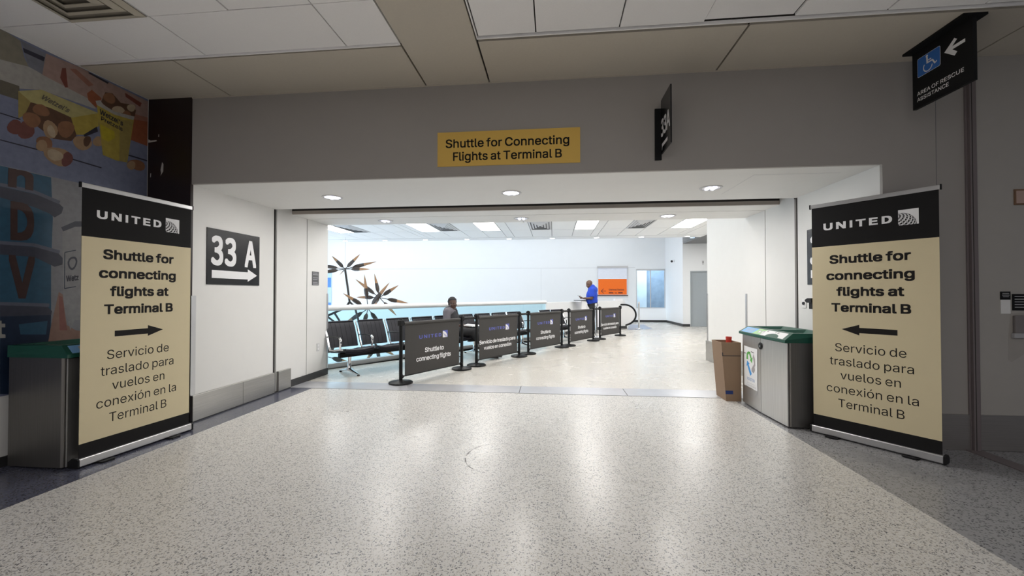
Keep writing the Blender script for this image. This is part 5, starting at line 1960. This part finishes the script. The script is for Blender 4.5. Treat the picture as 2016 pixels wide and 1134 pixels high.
# the man in the blue polo shirt, standing and reading his phone at the podium
HT = Matrix.Translation((0, -0.085, 1.612)) @ Matrix.Rotation(math.radians(24), 4, 'X') @ Matrix.Scale(1.09, 4)
P_ = [(0, 0.02, 0.95, .15, .12), (0, 0.0, 1.07, .16, .14), (0, 0.005, 1.26, .17, .14), (0, 0.020, 1.41, .145, .11), (0, -0.005, 1.505, .072, .074), (0, -0.045, 1.565, .066, .068),
      (.195, .02, 1.425, .064, .064), (.250, .0, 1.15, .048, .048), (.115, -.27, 1.150, .033, .029),
      (-.195, .02, 1.425, .064, .064), (-.250, .0, 1.15, .048, .048), (-.085, -.265, 1.155, .033, .029),
      (.092, .02, .88, .088, .088), (.105, .005, .50, .060, .060), (.105, .045, .09, .038, .038), (.120, -.115, .045, .036, .03),
      (-.092, .02, .88, .088, .088), (-.105, .005, .50, .060, .060), (-.105, .045, .09, .038, .038), (-.120, -.115, .045, .036, .03)]
E_ = [(0, 1), (1, 2), (2, 3), (3, 4), (4, 5), (3, 6), (6, 7), (7, 8), (3, 9), (9, 10), (10, 11), (0, 12), (12, 13), (13, 14), (14, 15), (0, 16), (16, 17), (17, 18), (18, 19)]
man = person('man in a blue polo shirt and black trousers standing, looking down at his phone', (1.235, 13.62, 0), math.radians(-97), P_, E_, HT,
             [((.110, -.285, 1.150), (-.25, -1, .10), (-.3, 0, 1), 0.75, -1), ((-.080, -.28, 1.155), (.25, -1, .12), (.3, 0, 1), 0.85, 1)], 'skin_man')
clothing(man, 'polo_shirt', 'polo', [(0, 0.025, 1.015, .186, .166), (0, 0.008, 1.06, .192, .178), (0, -0.010, 1.12, .195, .190), (0, 0.0, 1.28, .198, .178), (0, 0.025, 1.42, .165, .135), (0, 0.015, 1.515, .092, .095), (0, -0.005, 1.555, .084, .088),
                                     (.200, .02, 1.425, .086, .086), (.240, .008, 1.20, .076, .076), (-.200, .02, 1.425, .086, .086), (-.240, .008, 1.20, .076, .076)],
         [(0, 1), (1, 2), (2, 3), (3, 4), (4, 5), (5, 6), (4, 7), (7, 8), (4, 9), (9, 10)])
clothing(man, 'trousers', 'trousers', [(0, 0.022, 1.07, .172, .152), (0, 0.025, 0.95, .180, .158), (.098, .02, .84, .104, .108), (.108, .005, .50, .080, .080), (.108, .035, .12, .066, .066), (-.098, .02, .84, .104, .108), (-.108, .005, .50, .080, .080), (-.108, .035, .12, .066, .066)],
         [(0, 1), (1, 2), (2, 3), (3, 4), (1, 5), (5, 6), (6, 7)])
for s in (-1, 1):
    b = MB()
    b.tube([(.105 * s, .085, .045), (.108 * s, .03, .052), (.118 * s, -.10, .042), (.122 * s, -.185, .032)], [.040, .048, .046, .028], 12, sy=0.85)
    b.build('shoe', 'shoe', man, smooth=True)
b = MB()
T = Matrix.Translation((1.235, 13.62, 0)) @ Matrix.Rotation(math.radians(-97), 4, 'Z') @ Matrix.Translation((.015, -.388, 1.202)) @ Matrix.Rotation(math.radians(-32), 4, 'X')
b.box(-.037, -.078, -.004, .037, .078, .004, 0, T)
tag(b.build('phone', 'sign_black', None, bevel=0.003), 'dark phone held in both hands by the man in blue', 'phone')

# the seated woman with short black hair, turning her head towards the passage
AW = Vector((-3.54, 6.62, 0)) + U * 2.235 + NF * 0.297
HW = Matrix.Translation((-0.005, 0.015, 1.100)) @ Matrix.Rotation(math.radians(-46), 4, 'Z') @ Matrix.Rotation(math.radians(2), 4, 'X') @ Matrix.Scale(1.05, 4)
P_ = [(0, -0.02, 0.54, .160, .12), (0, 0.02, 0.64, .155, .13), (0, 0.050, 0.78, .165, .130), (0, 0.065, 0.915, .140, .10), (0, 0.050, 0.995, .064, .066), (0, 0.030, 1.06, .060, .064),
      (.182, .065, .930, .060, .060), (.230, .04, .675, .048, .048), (.095, -.21, .645, .031, .028),
      (-.182, .065, .930, .060, .060), (-.230, .04, .675, .048, .048), (-.055, -.21, .650, .031, .028),
      (.100, -.06, .530, .095, .090), (.108, -.45, .525, .066, .066), (.118, -.80, .13, .042, .042), (.122, -.92, .075, .034, .030),
      (-.100, -.06, .530, .095, .090), (-.088, -.46, .530, .066, .066), (-.062, -.78, .13, .042, .042), (-.062, -.90, .070, .034, .030)]
RW = math.atan2(U.y, U.x) + math.radians(26)
wo = person('woman in grey shirt and black vest seated by the rail, head turned, black trousers', AW, RW, P_, E_, HW,
            [((.085, -.222, .645), (-.6, -1, -.05), (0, 0, -1), 0.45, 1), ((-.050, -.222, .652), (.6, -1, -.05), (0, 0, -1), 0.45, -1)], 'skin')
clothing(wo, 'shirt', 'grey_tee', [(0, -0.005, 0.56, .170, .138), (0, 0.02, 0.65, .172, .148), (0, 0.050, 0.78, .180, .150), (0, 0.065, 0.915, .155, .115), (0, 0.052, 0.985, .080, .080), (0, 0.045, 1.010, .074, .076),
                                   (.188, .065, .930, .080, .080), (.224, .048, .745, .072, .072), (-.188, .065, .930, .080, .080), (-.224, .048, .745, .072, .072)],
         [(0, 1), (1, 2), (2, 3), (3, 4), (4, 5), (3, 6), (6, 7), (3, 8), (8, 9)])
clothing(wo, 'vest', 'vest', [(0, -0.005, 0.60, .178, .152), (0, 0.018, 0.66, .182, .162), (0, 0.042, 0.78, .190, .178), (0, 0.062, 0.900, .170, .142), (0, 0.060, 0.965, .115, .105), (.105, .064, .945, .082, .088), (-.105, .064, .945, .082, .088)],
         [(0, 1), (1, 2), (2, 3), (3, 4), (3, 5), (3, 6)])
clothing(wo, 'trousers', 'trousers', [(0, -0.02, 0.535, .172, .132), (0, 0.0, 0.60, .170, .132), (.102, -.08, .535, .106, .100), (.108, -.45, .530, .084, .084), (.116, -.775, .17, .064, .064), (-.102, -.08, .535, .106, .100), (-.088, -.46, .535, .084, .084), (-.064, -.755, .17, .064, .064)],
         [(0, 1), (0, 2), (2, 3), (3, 4), (0, 5), (5, 6), (6, 7)])
for s, x, y in ((1, .118, -.80), (-1, -.062, -.78)):
    b = MB()
    b.tube([(x, y + .06, .055), (x, y, .060), (x + .004, y - .13, .048), (x + .006, y - .20, .032)], [.036, .044, .042, .024], 12, sy=0.85)
    b.build('shoe', 'shoe', wo, smooth=True)
h = MB()
k = MB()
k.ball((0, 0.018, 0.036), (0.087, 0.104, 0.096), 24, 16)
for i, p in enumerate(k.v):        # hair sits back from the face
    if p.y < -0.03 and p.z < 0.062:
        k.v[i] = Vector((p.x * 0.86, p.y * 0.5 + 0.01, p.z * 0.7 + 0.02))
    else:
        k.v[i] = p + p.normalized() * 0.004 * math.sin(p.x * 160) * math.sin(p.y * 140 + p.z * 130)
h.add(k.v, k.f, 0, HW)
h.build('hair', 'hair', wo, smooth=True)
b = MB()
T = Matrix.Translation(AW) @ Matrix.Rotation(RW, 4, 'Z') @ Matrix.Translation((.04, -.38, .648)) @ Matrix.Rotation(math.radians(4), 4, 'X')
v = []
b.box(-.13, -.13, -.003, .13, .12, .014, 0, T)
b.box(-.125, -.125, .014, .125, .115, .020, 0, T @ Matrix.Rotation(math.radians(5), 4, 'Z'))
tag(b.build('paper_stack', 'paper', None), 'white papers lying on the lap of the seated woman', 'papers')

bpy.context.view_layer.update()
